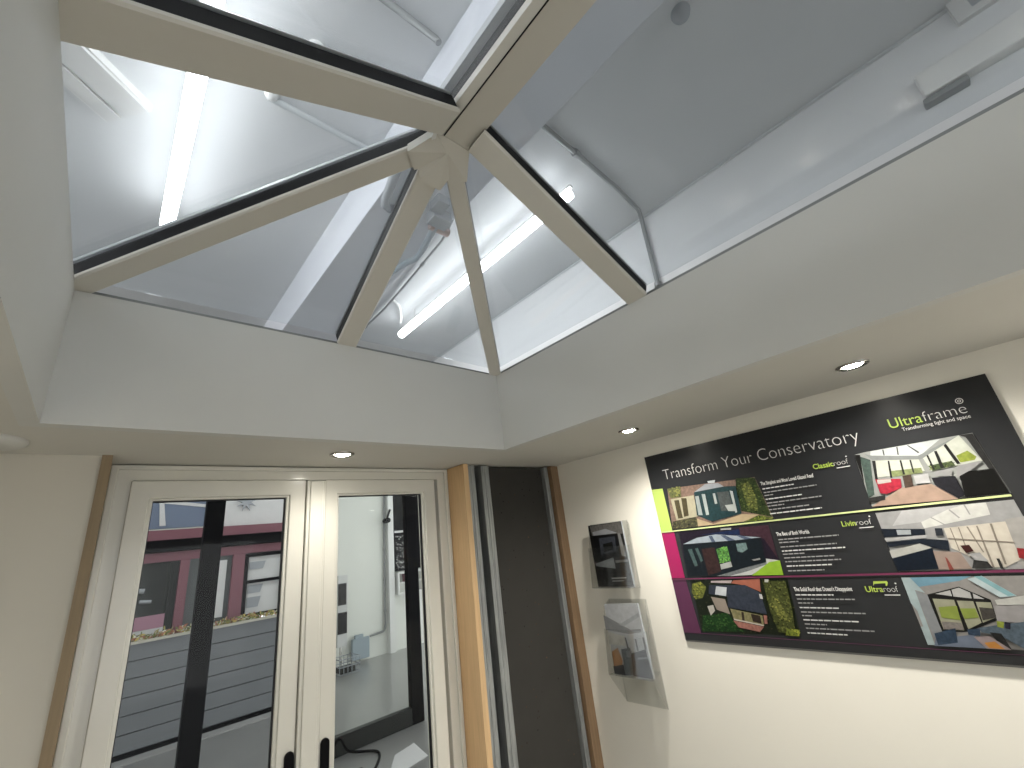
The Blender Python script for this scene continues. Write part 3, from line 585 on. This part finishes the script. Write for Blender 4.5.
def text(name, body, s, t, h, mt, parent, lvl=20, width=None, bold=0.0, xs=1.0):
    cu = bpy.data.curves.new(name, 'FONT'); cu.body = body; cu.size = 1; cu.extrude = 0
    cu.offset = bold; o = bpy.data.objects.new(name, cu); C.objects.link(o)
    dg = bpy.context.evaluated_depsgraph_get(); me = bpy.data.meshes.new_from_object(o.evaluated_get(dg))
    bpy.data.objects.remove(o)
    x1 = max(v.co.x for v in me.vertices); x0 = min(v.co.x for v in me.vertices)
    sx = (width/(x1-x0)) if width else h*xs
    pl = wloc(parent)
    for v in me.vertices:
        q = W(s+(v.co.x-x0)*sx, t+v.co.y*h, .0002*lvl); v.co = q-pl
    me.materials.clear(); me.materials.append(mt)
    r = bpy.data.objects.new(name, me); C.objects.link(r); r.parent = parent; return r
# Bfont cap height is about .69 of its size
def span(body):
    cu = bpy.data.curves.new('measure', 'FONT'); cu.body = body; cu.offset = -.02; o = bpy.data.objects.new('measure', cu); C.objects.link(o)
    me = bpy.data.meshes.new_from_object(o.evaluated_get(bpy.context.evaluated_depsgraph_get())); bpy.data.objects.remove(o)
    xs = [v.co.x for v in me.vertices]; bpy.data.meshes.remove(me); return min(xs), max(xs)
full = 'Transform Your Conservatory'; fa, fb = span(full); ksc = .4485/(fb-fa)
for i, wd in enumerate(full.split()):
    pre = ' '.join(full.split()[:i+1]); _, e1 = span(pre); w0, w1 = span(wd)
    text('heading', wd, .0478+(e1-fa-(w1-w0))*ksc, .3935, .040, M['printwhite'], post, width=(w1-w0)*ksc, bold=-.02)
text('logo', 'Ultra', .5495, .4055, .027, M['logogreen'], post, width=.050, bold=.0)['label'] = 'green half of the main logo'
text('logo', 'frame', .6010, .4055, .027, M['printwhite'], post, width=.0605, bold=-.02)['label'] = 'white half of the main logo'
text('tagline', 'Transforming light and space', .5655, .3960, .0092, M['printwhite'], post, width=.0965)
m = MB(); cx, cy = .6575, .4288
def ringpts(r0, r1, n=20):
    q = [W(cx+r*math.cos(2*math.pi*k/n), cy+r*math.sin(2*math.pi*k/n), .004) for r in (r0, r1) for k in range(n)]
    return q, [(k, (k+1) % n, n+(k+1) % n, n+k) for k in range(n)]
m.poly(*ringpts(.0042, .0054), M['printwhite']); m.poly(*ringpts(.0014, .0026), M['printwhite']); obj('logo_ring', m, post)
LOGO = [('Classic', 'roof', .3990, .3540, .0375, .4375, .0262), ('Livin', 'roof', .4130, .2330, .0235, .4375, .0255), ('Ultra', 'roof', .4130, .1100, .0275, .4415, .0220)]
for a, b, s, t, wa, sb, wb in LOGO:
    text('logo', a, s, t, .0150, M['logogreen'], post, width=wa, bold=.015)['label'] = 'green half of a small logo'
    text('logo', b, sb, t, .0150, M['printwhite'], post, width=wb, bold=-.02)['label'] = 'white half of a small logo'
    ink('logo_line', [(M['printwhite'], [(.4400, t-.0062), (.4635, t-.0062), (.4635, t-.0046), (.4400, t-.0046)])], 20)
    ink('logo_mark', [(M['printwhite'], [(.4618, t+.0135), (.4642, t+.0135), (.4642, t+.0158), (.4618, t+.0158)])], 20)
ink('logo_bridge', [(M['logogreen'], [(.4275, .1205), (.4302, .1290), (.4512, .1290), (.4520, .1255), (.4302, .1245)]), (M['logogreen'], [(.4470, .1205), (.4490, .1206), (.4520, .1262), (.4480, .1262)])], 20)
text('subheading', 'The Simplest and Most Loved Glazed Roof', .2850, .3385, .0110, M['printwhite'], post, width=.1095, bold=.02)
text('subheading', 'The Best of Both Worlds', .2850, .2255, .0110, M['printwhite'], post, width=.0655, bold=.02)
text('subheading', 'The Solid Roof that Doesn\'t Disappoint', .2855, .1120, .0110, M['printwhite'], post, width=.1055, bold=.02)
LINES = [(.3300, .3507), (.3215, .3931), (.3148, .3031), (.3062, .3597), (.2975, .3963), (.2908, .3192), (.2828, .3684), (.2740, .3877),
 (.2176, .4001), (.2112, .3249), (.2020, .3920), (.1934, .4038), (.1868, .3287), (.1790, .3806), (.1712, .3894), (.1622, .3709), (.1526, .3540),
 (.1046, .3547), (.0965, .3885), (.0888, .3129), (.0800, .3580), (.0715, .3987), (.0646, .3028), (.0565, .3837), (.0487, .3252), (.0408, .4021), (.0320, .3552)]
m = MB(); rr = random.Random(3)
for i, (t, s1) in enumerate(LINES):                 # body copy too small to read: word-length strokes
    s = .2856; hgt = .0023
    mt = M['printwhite'] if i in (0, 3, 7, 11, 15, 17, 20, 23, 26) else M['printgrey']
    while s < s1:
        w = rr.uniform(.004, .013); q = min(s+w, s1+.001)
        m.face([W(s, t-hgt/2, .004), W(q, t-hgt/2, .004), W(q, t+hgt/2, .004), W(s, t+hgt/2, .004)], mt); s = q+.0016
o = obj('body_text', m, post); o['kind'] = 'stuff'

# ------------------------------------------------------------------ brochure holders
def tilt(y, z, a, d=0.0): return P(a+.12*z-d, y, z)
def holder(a, y0, y1, z0, z1, zb, label, polys, blabel, bl):
    # y0 far (left in view) / y1 near; front panel leans away from the wall
    t = thing('brochure_holder', label, 'brochure holder', P(1.139, (y0+y1)/2, zb), 'clear wall brochure holders')
    th = .0016
    yw0, yw1 = y0+.002, y1-.002; yb = y1+.020
    obj('back_panel', B(1.1365, 1.139, yb, yw0+.012, zb, z1+.002, M['acrylic']), t)
    m = MB(); zf = z0-.002; zt = z0+(z1-z0)*.62
    m.prism([tilt(yw0, zf, a, .006), tilt(yw1, zf, a, .006), tilt(yw1, zt, a, .006), tilt(yw0, zt, a, .006)], (-th*S, 0, 0), M['acrylic']); obj('front_panel', m, t)
    for y, y2 in ((yw0, yw0+.010), (yw1-th, yb)):
        m = MB(); m.prism([tilt(y, zf, a, .006), tilt(y, z1-.01, a, -.004), P(1.137, y2, z1+.002), P(1.137, y2, zb)], (0, th*S, 0), M['acrylic']); obj('side_panel', m, t)
    m = MB(); m.prism([tilt(yw0, zf, a, .006), tilt(yw1, zf, a, .006), P(1.137, yb, zf), P(1.137, yw0, zf)], (0, 0, -th*S), M['acrylic']); obj('base_panel', m, t)
    # brochures: a small stack leaning on the back
    m = MB(); (ya, za), (yb, zb2), (yc, zc), (yd, zd) = bl
    m.prism([tilt(ya, za, a), tilt(yb, zb2, a), tilt(yc, zc, a), tilt(yd, zd, a)], (.006*S, 0, 0), M['greybox'])
    bo = obj('brochure', m); tag(bo, blabel, 'brochure', 'brochures in the wall holders')
    m = MB()
    for i, (c, pts) in enumerate(polys):
        ar = sum(pts[k][0]*pts[(k+1) % len(pts)][1]-pts[(k+1) % len(pts)][0]*pts[k][1] for k in range(len(pts)))
        q = [tilt(y, z, a, .0003+.00012*i) for y, z in pts]
        if ar > 0: q = q[::-1]
        m.face(q, flat(c))
    obj('cover', m, bo)
UPC = [((0.02, 0.02, 0.02), [(0.8805, 0.0115), (0.7584, 0.0121), (0.7429, -0.1592), (0.8642, -0.158)]), ((0.2, 0.19, 0.18), [(0.8739, 0.0092), (0.7607, 0.0107), (0.756, -0.0218), (0.8663, -0.0187)]), ((0.45, 0.47, 0.5), [(0.8649, -0.0087), (0.8155, -0.0033), (0.7757, -0.0184), (0.8619, -0.0197)]), ((0.012, 0.012, 0.015), [(0.8663, -0.0187), (0.776, -0.02), (0.7751, -0.0766), (0.8538, -0.0865)]), ((0.07, 0.08, 0.1), [(0.843, -0.0273), (0.7854, -0.0272), (0.7856, -0.0667), (0.8412, -0.0744)]), ((0.01, 0.01, 0.01), [(0.8303, -0.0446), (0.7958, -0.0407), (0.7952, -0.0629), (0.8294, -0.0671)]), ((0.3, 0.3, 0.3), [(0.774, -0.0202), (0.7656, -0.0193), (0.7546, -0.0838), (0.7697, -0.08)]), ((0.3, 0.32, 0.34), [(0.8684, -0.097), (0.7984, -0.083), (0.795, -0.1123), (0.8606, -0.1037)]), ((0.2, 0.2, 0.2), [(0.7936, -0.091), (0.7517, -0.09), (0.7508, -0.0961), (0.7925, -0.0972)]), ((0.5, 0.5, 0.5), [(0.8128, -0.1354), (0.7632, -0.1348), (0.763, -0.1377), (0.8125, -0.1385)]), ((0.4, 0.4, 0.4), [(0.8112, -0.1427), (0.7722, -0.1422), (0.7719, -0.1449), (0.8104, -0.1454)])]
LOC = [((0.62, 0.64, 0.66), [(0.8579, -0.2091), (0.8481, -0.2034), (0.756, -0.1997), (0.7471, -0.2032), (0.7285, -0.3685), (0.8467, -0.3693)]), ((0.35, 0.36, 0.37), [(0.8645, -0.2326), (0.8558, -0.2345), (0.7791, -0.2638), (0.7469, -0.2603), (0.7457, -0.268), (0.7862, -0.274), (0.8609, -0.2678)]), ((0.5, 0.52, 0.54), [(0.8157, -0.2536), (0.748, -0.2232), (0.7472, -0.233), (0.7996, -0.2569)]), ((0.7, 0.68, 0.62), [(0.8557, -0.2717), (0.7981, -0.2805), (0.799, -0.302), (0.8546, -0.3019)]), ((0.12, 0.12, 0.12), [(0.8012, -0.2827), (0.7968, -0.2824), (0.7902, -0.3129), (0.7956, -0.3133)]), ((0.12, 0.12, 0.12), [(0.7695, -0.2847), (0.7642, -0.2843), (0.7612, -0.3107), (0.7664, -0.3111)]), ((0.12, 0.12, 0.12), [(0.7453, -0.2794), (0.7401, -0.2791), (0.7374, -0.3051), (0.7425, -0.3055)]), ((0.6, 0.3, 0.1), [(0.8487, -0.3193), (0.8273, -0.3079), (0.8159, -0.3378), (0.8205, -0.3497), (0.8459, -0.354)]), ((0.05, 0.05, 0.06), [(0.8484, -0.3523), (0.8144, -0.3453), (0.8105, -0.3692), (0.8467, -0.3693)]), ((0.15, 0.17, 0.18), [(0.8168, -0.311), (0.7862, -0.3049), (0.7863, -0.3648), (0.8105, -0.3692)]), ((0.02, 0.02, 0.025), [(0.7859, -0.3182), (0.74, -0.3053), (0.7285, -0.3685), (0.7868, -0.3678)]), ((0.3, 0.32, 0.33), [(0.801, -0.3137), (0.7822, -0.3123), (0.7902, -0.328), (0.8006, -0.327)]), ((0.25, 0.27, 0.27), [(0.7665, -0.326), (0.7356, -0.3216), (0.7363, -0.3253), (0.7672, -0.3298)])]
holder(1.105, .880, .738, -.158, .0118, -.170, 'clear acrylic brochure holder on the cream wall, upper of the two', UPC, 'black covered brochure with a tilted roof window picture, in the upper holder', [(.8805, .0115), (.7584, .0121), (.7429, -.1592), (.8642, -.158)])
holder(1.115, .860, .728, -.3685, -.2000, -.455, 'clear acrylic brochure holder on the cream wall, lower of the two', LOC, 'pale brochure with a dark furnished interior picture, in the lower holder', [(.8579, -.2045), (.7471, -.2010), (.7285, -.3685), (.8467, -.3693)])

# ------------------------------------------------------------------ showroom ceiling fittings seen through the roof
k = 1.1
def batten(x, y0, y1, label, z=SZ, w=.030, group='lit tube battens on the showroom ceiling', lamp=True):
    t = thing('tube_light', label, 'tube light', P(x, (y0+y1)/2, z), group)
    x *= .965; y0 *= .965; y1 *= .965
    obj('housing', B(x-.008, x+.008, y0, y1, z-.058, z-.048, M['white']), t, bevel=.003)
    for y in (y0+.15, y1-.15): obj('hanger', MB().tube([P(x, y, z-.048), P(x, y, z)], .004, M['white'], 8), t)
    m = MB(); m.tube([P(x, y0+.01, z-.058-.018), P(x, y1-.01, z-.058-.018)], .018*S, M['tube'], 16); obj('diffuser', m, t)
    return t
batten(.995, .615, 1.80, 'bright tube light right of the beam, seen between two roof rafters', w=.030)
batten(.008, .2, 1.48, 'bright tube light seen through the left roof panes', w=.026)
for i, (x, y) in enumerate([(.008, -1.6), (.995, -3.2), (-1.2, .5), (-1.2, -1.4), (-2.4, 1.0), (-1.0, 3.0), (.3, 3.2), (1.9, 3.3), (2.3, 3.6), (2.9, 3.6), (.9, 2.9), (-.4, 4.7)]):  # unseen tubes added to brighten the hall and its far walls
    batten(x, y, y+1.2, 'unseen tube light added to brighten the showroom', group='added fill tube lights out of view on the showroom ceiling')
# downstand beam
bo = MB(); bo.box(.425, .644, -1.5, 2.3, .92, SZ, M['beam'])
bobj = obj('ceiling_beam', bo, bevel=.004); struct(bobj, 'boxed grey downstand beam under the showroom ceiling'); bobj.name = 'trim_8'
# conduit across the ceiling, then down the wall
def conduit(name, pts, r, mt, label, cat='conduit', clips=0):
    t = thing(name, label, cat, P(*pts[0]))
    m = MB(); m.tube([P(*p) for p in pts], r*S, mt); obj('pipe', m, t)
    for a in range(len(pts)-1):
        p, q = Vector(pts[a]), Vector(pts[a+1]); L = (q-p).length
        for i in range(int(L/.30) if clips else 0):
            c = p.lerp(q, (i+.5)/int(L/.30)); d = (q-p).normalized()
            m = MB(); m.tube([P(*(c-d*.008)), P(*(c+d*.008))], r*S*1.6, mt); obj('clip', m, t)
    return t
zc_ = SZ-.012
conduit('conduit', [(.18, .515, zc_), (.40, .512, zc_), (.405, .51, zc_-.01)], .008, M['conduit'], 'dark conduit across the showroom ceiling left of the beam', clips=1)
conduit('conduit', [(.680, .515, zc_), (1.14, .53, zc_), (1.30, .545, zc_), (1.338, .56, zc_-.01), (1.348, .565, zc_-.05), (1.350, .575, .55)], .008, M['conduit'], 'grey conduit running across the ceiling and down the showroom wall', clips=1)
conduit('conduit', [(.145, .872, zc_), (.40, .872, zc_)], .008, M['conduitp'], 'pale conduit seen through the left hip pane', clips=0)
conduit('conduit', [(.825, 2.05, zc_), (.829, 1.634, zc_), (.816, 1.419, zc_), (.789, 1.085, zc_), (.754, .949, zc_), (.74, .80, zc_)], .005, M['conduit'], 'thin grey conduit alongside the beam', clips=1)
# round ceiling fixings
def dome(x, y, r, mt, label):
    m = MB(); m.lathe(P(x, y, SZ), [(r*S, 0), (r*S, -.01), (r*S*.8, -.03), (r*S*.4, -.04), (.0005, -.042)], mt); tag(obj('ceiling_sensor', m), label, 'sensor')
dome(.150, .862, .017, M['white'], 'small pale dome at the end of the pale conduit')
dome(.82, .125, .022, M['greybox'], 'dark round sensor on the showroom ceiling')
dome(.20, .70, .02, M['white'], 'small pale dome above the top left roof pane')
# junction box, bent cable and drop pipe beside the beam
KJ = .955
def J(x, y, z): return P(KJ*x, KJ*y, KJ*z)
def JB(a, b, c, d, e, f, m): return B(KJ*a, KJ*b, KJ*c, KJ*d, KJ*e, KJ*f+.004, m)
t = thing('junction_box', 'grey junction box with a pinkish fitting hanging beside the beam', 'junction box', J(.63, .855, .93))
obj('body', JB(.59, .655, .84, .885, .925, .960, M['greybox']), t, bevel=.004)
obj('top_plate', JB(.575, .615, .79, .840, .935, .960, M['greybox']), t, bevel=.004)
m = MB(); m.tube([J(.615, .903, .945), J(.682, .903, .945)], .013*S, M['copper']); m.tube([J(.628, .903, .945), J(.636, .903, .945)], .016*S, M['greybox']); obj('fitting', m, t)
def curve(pts, n=8):
    out = []
    P_ = [pts[0]]+list(pts)+[pts[-1]]
    for i in range(1, len(P_)-2):
        for j in range(n):
            u = j/n; a, b, c, d = [Vector(q) for q in P_[i-1:i+3]]
            out.append(.5*((2*b)+(-a+c)*u+(2*a-5*b+4*c-d)*u*u+(-a+3*b-3*c+d)*u*u*u))
    return out+[Vector(pts[-1])]
m = MB(); m.tube([J(*p) for p in curve([(.632, .905, .945), (.640, .946, .942), (.660, 1.055, .942), (.640, 1.127, .945), (.628, 1.22, .948), (.62, 1.30, .950)])], .010*S, M['bluegrey'], 10)
tag(obj('flexible_cable', m), 'blue grey flexible cable curving down from the junction box', 'cable')
m = MB(); m.tube([P(*p) for p in curve([(.828, 1.553, zc_), (.86, 1.565, zc_-.008), (.888, 1.599, zc_-.012), (.925, 1.66, zc_-.012), (.95, 1.71, zc_-.008)])], .007*S, M['white'], 10)
tag(obj('flexible_cable', m), 'short white cable feeding the bright tube light\'s end', 'cable')
m = MB(); m.tube([J(.425, .70, .948), J(.44, .80, .948), J(.458, .885, .948), J(.468, .905, .948), J(.484, .912, .948), J(.497, .905, .948)], .012*S, M['greybox'])
tag(obj('drop_pipe', m), 'grey pipe elbow crossing the left edge of the beam', 'pipe')
# troffer at an angle, upper left
def rbox(cx, cy, z0, z1, L, Wd, ang, mt, m=None, off=(0, 0)):
    m = m or MB(); c, s_ = math.cos(ang), math.sin(ang)
    q = [(off[0]+u*L/2, off[1]+v*Wd/2) for u, v in ((-1, -1), (1, -1), (1, 1), (-1, 1))]
    q = [(cx+u*c-v*s_, cy+u*s_+v*c) for u, v in q]
    m.prism([P(x, y, z0) for x, y in q], (0, 0, (z1-z0)*S), mt); return m
t = thing('panel_light', 'unlit white twin panel light set askew above the left roof pane', 'ceiling light', P(-.26, .975, SZ))
obj('housing', rbox(-.262, .975, SZ-.02, SZ, .42, .125, math.radians(40), M['white']), t)
obj('diffuser', rbox(-.262, .975, SZ-.028, SZ-.021, .41, .066, math.radians(40), M['paper'], off=(0, -.025)), t)
obj('diffuser', rbox(-.262, .975, SZ-.028, SZ-.021, .41, .036, math.radians(40), M['paper'], off=(0, .034)), t)
# wall box, hatch
t = thing('wall_cabinet', 'pale casing on the showroom wall beyond the right roof pane', 'wall box', P(1.35, -.4, .86))
obj('casing', B(1.325, 1.36, -.62, -.197, .885, .955, M['white']), t, bevel=.006)
obj('lower_lip', B(1.332, 1.36, -.27, -.19, .868, .884, M['conduit']), t, bevel=.004)
t = thing('wall_vent', 'pale framed vent high on the showroom wall at the top right', 'vent', P(1.358, -.45, 1.03))
m = MB()
for a in ((-.62, -.305, 1.03, 1.048), (-.62, -.305, 1.085, 1.098), (-.335, -.305, 1.048, 1.085), (-.62, -.59, 1.048, 1.085)): m.box(1.345, 1.3595, a[0], a[1], a[2], a[3], M['paper'])
obj('vent_frame', m, t); obj('vent_panel', B(1.352, 1.3595, -.59, -.335, 1.048, 1.085, M['greybox']), t)

# ------------------------------------------------------------------ display beyond the left door leaf
YP = 4.34
m = MB(); zt = -.365; nz = 6; hh = (zt-(FZ+.03))/nz
for i in range(nz):
    z0 = FZ+.03+i*hh
    m.prism([P(-1.0, YP, z0+.006), P(-1.0, YP, z0+hh), P(-1.0, YP+.02, z0+hh), P(-1.0, YP+.02, z0+.0)], (S*2.25, 0, 0), M['plank'])
m.box(-1.0, 1.25, YP+.02, YP+.10, FZ, zt, M['plank'])
dk = obj('raised_deck', m); tag(dk, 'grey plank-clad raised planter wall beyond the left door', 'planter')
obj('capping', B(-1.0, 1.25, YP-.015, YP+.03, zt, zt+.018, M['cap']), dk); obj('shadow_gap', B(-1.0, 1.25, YP-.004, YP+.01, FZ, FZ+.03, M['black']), dk)
struct(obj('trim_9', B(-1.0, 1.25, YP-.14, YP-.005, FZ, FZ+.004, M['kerb'])), 'pale strip on the floor at the foot of the plank wall')
m = MB(); rl = random.Random(5)
lm = [M['leaf'], mat('yellow_leaf', (.62, .50, .16), .6, scale=40), mat('russet_leaf', (.40, .17, .10), .6, scale=40), mat('green_leaf', (.16, .20, .06), .6, scale=40), mat('cream_petal', (.72, .70, .58), .6, scale=40)]
for i in range(900):
    c = P(rl.uniform(-.2, 1.25), YP+rl.uniform(.0, .08), zt+.018+abs(rl.gauss(.012, .015))); r = rl.uniform(.018, .04)
    a = Vector((rl.uniform(-1, 1), rl.uniform(-1, 1), rl.uniform(-1, 1))).normalized(); b = a.orthogonal().normalized()
    m.face([c-a*r, c-b*r*.4, c+a*r, c+b*r*.5], rl.choice(lm))
o = obj('leaf_bed', m); o['kind'] = 'stuff'; tag(o, 'bed of small autumn leaves along the top of the plank wall', 'leaves')
# facade
YFc = 4.50; f = YFc
fac = thing('shopfront_display', 'maroon timber shopfront display with dark windows beyond the left door', 'shopfront', P(.6, YFc, zt))
X0, X1 = -.6, 1.36
obj('fascia', MB().box(X0, X1, YFc-.03, YFc+.1, .325, .40, M['maroon']).box(X0, X1, YFc-.01, YFc+.1, .165, .232, M['maroon']), fac)
obj('gutter', B(X0, X1, YFc-.05, YFc+.1, .235, .324, M['black']), fac, bevel=.01)
for a, b in ((.484, .545), (.842, .930), (1.26, 1.36)): obj('pillar', B(a, b, YFc-.02, YFc+.1, zt, .164, M['maroon']), fac)
m = B(X0, .484, YFc+.02, YFc+.04, -.30, .164, M['darkglass']); w1 = obj('window', m, fac)
obj('sill', B(X0, .43, YFc-.01, YFc+.019, -.295, -.205, M['pinksill']), w1); obj('sill', B(X0, .43, YFc-.015, YFc+.019, -.335, -.297, M['blind']), w1)
obj('frame', B(.43, .482, YFc-.005, YFc+.019, -.34, .150, M['charcoal']), w1)
for (x, z, r) in ((.25, -.02, .05), (.30, -.10, .035), (.20, .03, .03)):
    mm = MB(); mm.tube([P(x-.03, YFc+.012, z), P(x+.04, YFc+.012, z-.01)], r*.35*S, M['greybox']); obj('display_item', mm, w1)
w2 = obj('window', B(.546, .842, YFc+.02, YFc+.04, zt, .164, M['greydoor']), fac)
obj('blind', B(.725, .805, YFc+.005, YFc+.019, -.30, .13, M['blind']), w2)
w3 = obj('window', B(.93, 1.26, YFc+.02, YFc+.04, -.34, .164, M['blind']), fac)
m = MB(); quadframe(m, .932, 1.26, -.345, .162, .03, YFc-.01, YFc+.019, M['black']); m.box(.962, 1.23, YFc-.01, YFc+.019, -.08, -.055, M['black']); obj('frame', m, w3)
for a, b, c, d in ((.975, 1.10, .03, .09), (.975, 1.09, -.16, -.095), (.975, 1.08, -.27, -.19)):
    obj('grey_item', MB().prism([P(a, YFc+.012, c), P(b-.02, YFc+.012, c), P(b, YFc+.012, d), P(a, YFc+.012, d)], (0, .01, 0), M['greybox']), w3)  # plain dark grey pieces in the third window
# above the shopfront
t = thing('glazed_canopy', 'blue canopy with white bars above the shopfront\'s left part', 'canopy', P(.3, 4.7, .42))
obj('panel', B(-.6, .645, 4.66, 4.70, .43, 1.0, M['canopyblue']), t)
m = MB(); m.prism([P(.305, 4.65, .66), P(.335, 4.65, .66), P(.37, 4.65, .45), P(.33, 4.65, .45)], (0, .02, 0), M['blind']); obj('bar', m, t)
m = MB(); m.prism([P(.30, 4.65, .665), P(.64, 4.65, .61), P(.64, 4.65, .585), P(.30, 4.65, .635)], (0, .02, 0), M['blind']); obj('bar', m, t)
tag(obj('white_sign', B(.66, 1.5, 4.62, 4.70, .405, 1.0, M['blind'])), 'plain white board above the shopfront\'s right part', 'board')
m = MB(); n = 9; pts = []
for i in range(2*n):
    a = math.pi/2+math.pi*i/n; r = .088 if i % 2 == 0 else .036; pts.append(P(.930+r*math.cos(a), 4.60, .618+r*math.sin(a)))
m.prism(pts, (0, .02, 0), M['greybox']); tag(obj('star_decoration', m), 'grey many-pointed star hanging in front of the white board', 'star')

# ------------------------------------------------------------------ black glazed door screen standing in the showroom
YS = 2.97
t = thing('door_screen', 'tall black framed glass door screen beyond the doors', 'door screen', P(1.1, YS, FZ))
obj('post', B(.407, .497, YS, YS+.05, FZ, .9, M['black']), t, bevel=.006)
obj('post', B(1.635, 1.722, YS, YS+.05, FZ, .9, M['black']), t, bevel=.006)
obj('bottom_rail', B(.95, 1.635, YS, YS+.05, FZ, FZ+.095, M['charcoal']), t, bevel=.006)
obj('top_rail', B(.497, 1.635, YS, YS+.05, .80, .9, M['black']), t, bevel=.006)
obj('glass_pane', B(.95, 1.635, YS+.02, YS+.026, FZ+.095, .80, M['doorglass']), t)
# things on the far white wall
conduit('conduit', [(2.555, 5.175, .9), (2.54, 5.175, -.76), (2.53, 5.175, -.79), (2.50, 5.175, -.80), (2.36, 5.175, -.81)], .012, M['conduit'], 'grey conduit down the far white wall to a socket box', clips=1)
t = thing('socket_box', 'blue grey box at the foot of the far white wall', 'socket box', P(2.25, 5.15, -1.0))
obj('body', B(2.14, 2.33, 5.12, 5.165, -1.0, -.80, M['bluegrey']), t, bevel=.01); obj('cover', B(2.17, 2.26, 5.12, 5.16, -.80, -.765, M['bluegrey']), t, bevel=.004)
t = thing('display_stand', 'black and white leaflet stand by the far white wall, left edge of the right door', 'stand', P(2.0, 5.0, FZ))
obj('panel', B(1.93, 2.03, 5.0, 5.03, -.82, -.14, M['paper']), t); obj('print', B(1.93, 2.015, 4.99, 5.0, -.43, -.22, M['blackpanel']), t); obj('print', B(1.93, 2.025, 4.99, 5.0, -.70, -.50, M['blackpanel']), t)
obj('foot', B(1.93, 2.05, 4.97, 5.06, FZ, -.99, M['paper']), t); obj('pole', B(1.97, 1.99, 5.03, 5.045, -.99, -.82, M['chrome']), t)
t = thing('wire_basket', 'small grey wire basket on the floor by the leaflet stand', 'basket', P(2.05, 4.8, FZ))
m = MB()
for i in range(6): m.tube([P(1.86+i*.04, 4.75, FZ+.01), P(1.86+i*.04, 4.75, FZ+.14)], .006, M['greybox'], 6)
for z in (FZ+.01, FZ+.075, FZ+.14): m.tube([P(1.86, 4.75, z), P(2.06, 4.75, z), P(2.06, 4.95, z), P(1.86, 4.95, z), P(1.86, 4.75, z)], .007, M['greybox'], 6)
for i in range(6): m.tube([P(1.86+i*.04, 4.95, FZ+.01), P(1.86+i*.04, 4.95, FZ+.14)], .006, M['greybox'], 6)
obj('mesh', m, t); obj('contents', B(1.89, 2.03, 4.79, 4.92, FZ+.012, FZ+.06, M['charcoal']), t)
t = thing('dark_display_board', 'black board with white specks and a white line on the far wall', 'board', P(2.8, 5.15, .3))
obj('board', B(2.66, 3.10, 5.14, 5.19, -.19, 1.05, M['black']), t); obj('line', B(2.665, 2.80, 5.13, 5.139, .25, .275, M['blind']), t)
m = MB(); rs = random.Random(9)
for i in range(95):
    x = rs.uniform(2.675, 2.80); z = rs.uniform(-.17, .22); m.box(x, x+rs.uniform(.004, .018), 5.136, 5.139, z, z+.006, M['paper'])
o = obj('specks', m, t); o['kind'] = 'stuff'
t = thing('shelf_unit', 'pale shelves with a dark red item below the black board', 'shelves', P(2.85, 5.1, 0))
m = MB(); quadframe(m, 2.67, 3.05, -.45, -.20, .02, 5.08, 5.19, M['white']); m.box(2.69, 3.03, 5.08, 5.19, -.33, -.315, M['white']); obj('frame', m, t); obj('item', B(2.76, 2.82, 5.09, 5.15, -.315, -.23, M['maroon']), t)
t = thing('spotlight', 'small black arm spotlight near the pilaster on the far wall', 'spotlight', P(2.53, 5.07, .38))
m = MB(); m.tube([P(2.53, 5.02, .40), P(2.53, 5.12, .40)], .03*S, M['black']); obj('head', m, t)
m = MB(); m.tube([P(2.54, 5.08, .42), P(2.60, 5.115, .53)], .012*S, M['black']); obj('arm', m, t)
m = MB(); m.tube([P(*p) for p in curve([(1.02, 2.80, FZ+.006), (1.06, 2.88, FZ+.02), (1.12, 2.86, FZ+.12), (1.20, 2.90, FZ+.03), (1.32, 2.80, FZ+.006), (1.20, 2.6, FZ+.006), (1.08, 2.5, FZ+.006)])], .007*S, M['black'], 8)
tag(obj('power_cable', m), 'black cable looping on the floor at the foot of the door screen', 'cable')
m = MB(); m.prism([P(1.20, 2.45, FZ+.001), P(1.46, 2.5, FZ+.001), P(1.50, 2.72, FZ+.001), P(1.36, 2.68, FZ+.001)], (0, 0, .004), M['paper'])
tag(obj('floor_sheet', m), 'pale sheet lying on the grey floor in front of the door screen', 'sheet')

# ------------------------------------------------------------------ world, camera
w = bpy.data.worlds.new('hall'); bpy.context.scene.world = w; w.use_nodes = True
bg = w.node_tree.nodes['Background']; bg.inputs[0].default_value = (.85, .865, .88, 1); bg.inputs[1].default_value = 1.05
cam = bpy.data.cameras.new('camera'); co = bpy.data.objects.new('camera', cam); C.objects.link(co)
cam.sensor_fit = 'HORIZONTAL'; cam.sensor_width = 36; cam.lens = 427.4554/1024*36; cam.clip_start = .02; cam.clip_end = 200
R0, R1, R2 = [(0.7401572, -0.6616115, -0.1201561), (0.143767, 0.3302561, -0.9328783), (0.6568853, 0.6732022, 0.3395594)]
right = Vector(R0); up = -Vector(R1); back = -Vector(R2)
co.matrix_world = Matrix(((right.x, up.x, back.x, 0), (right.y, up.y, back.y, 0), (right.z, up.z, back.z, H), (0, 0, 0, 1)))
bpy.context.scene.camera = co
vs = bpy.context.scene.view_settings; vs.view_transform = 'Standard'; vs.look = 'None'; vs.gamma = 1; vs.exposure = 1.27; vs.use_curve_mapping = False
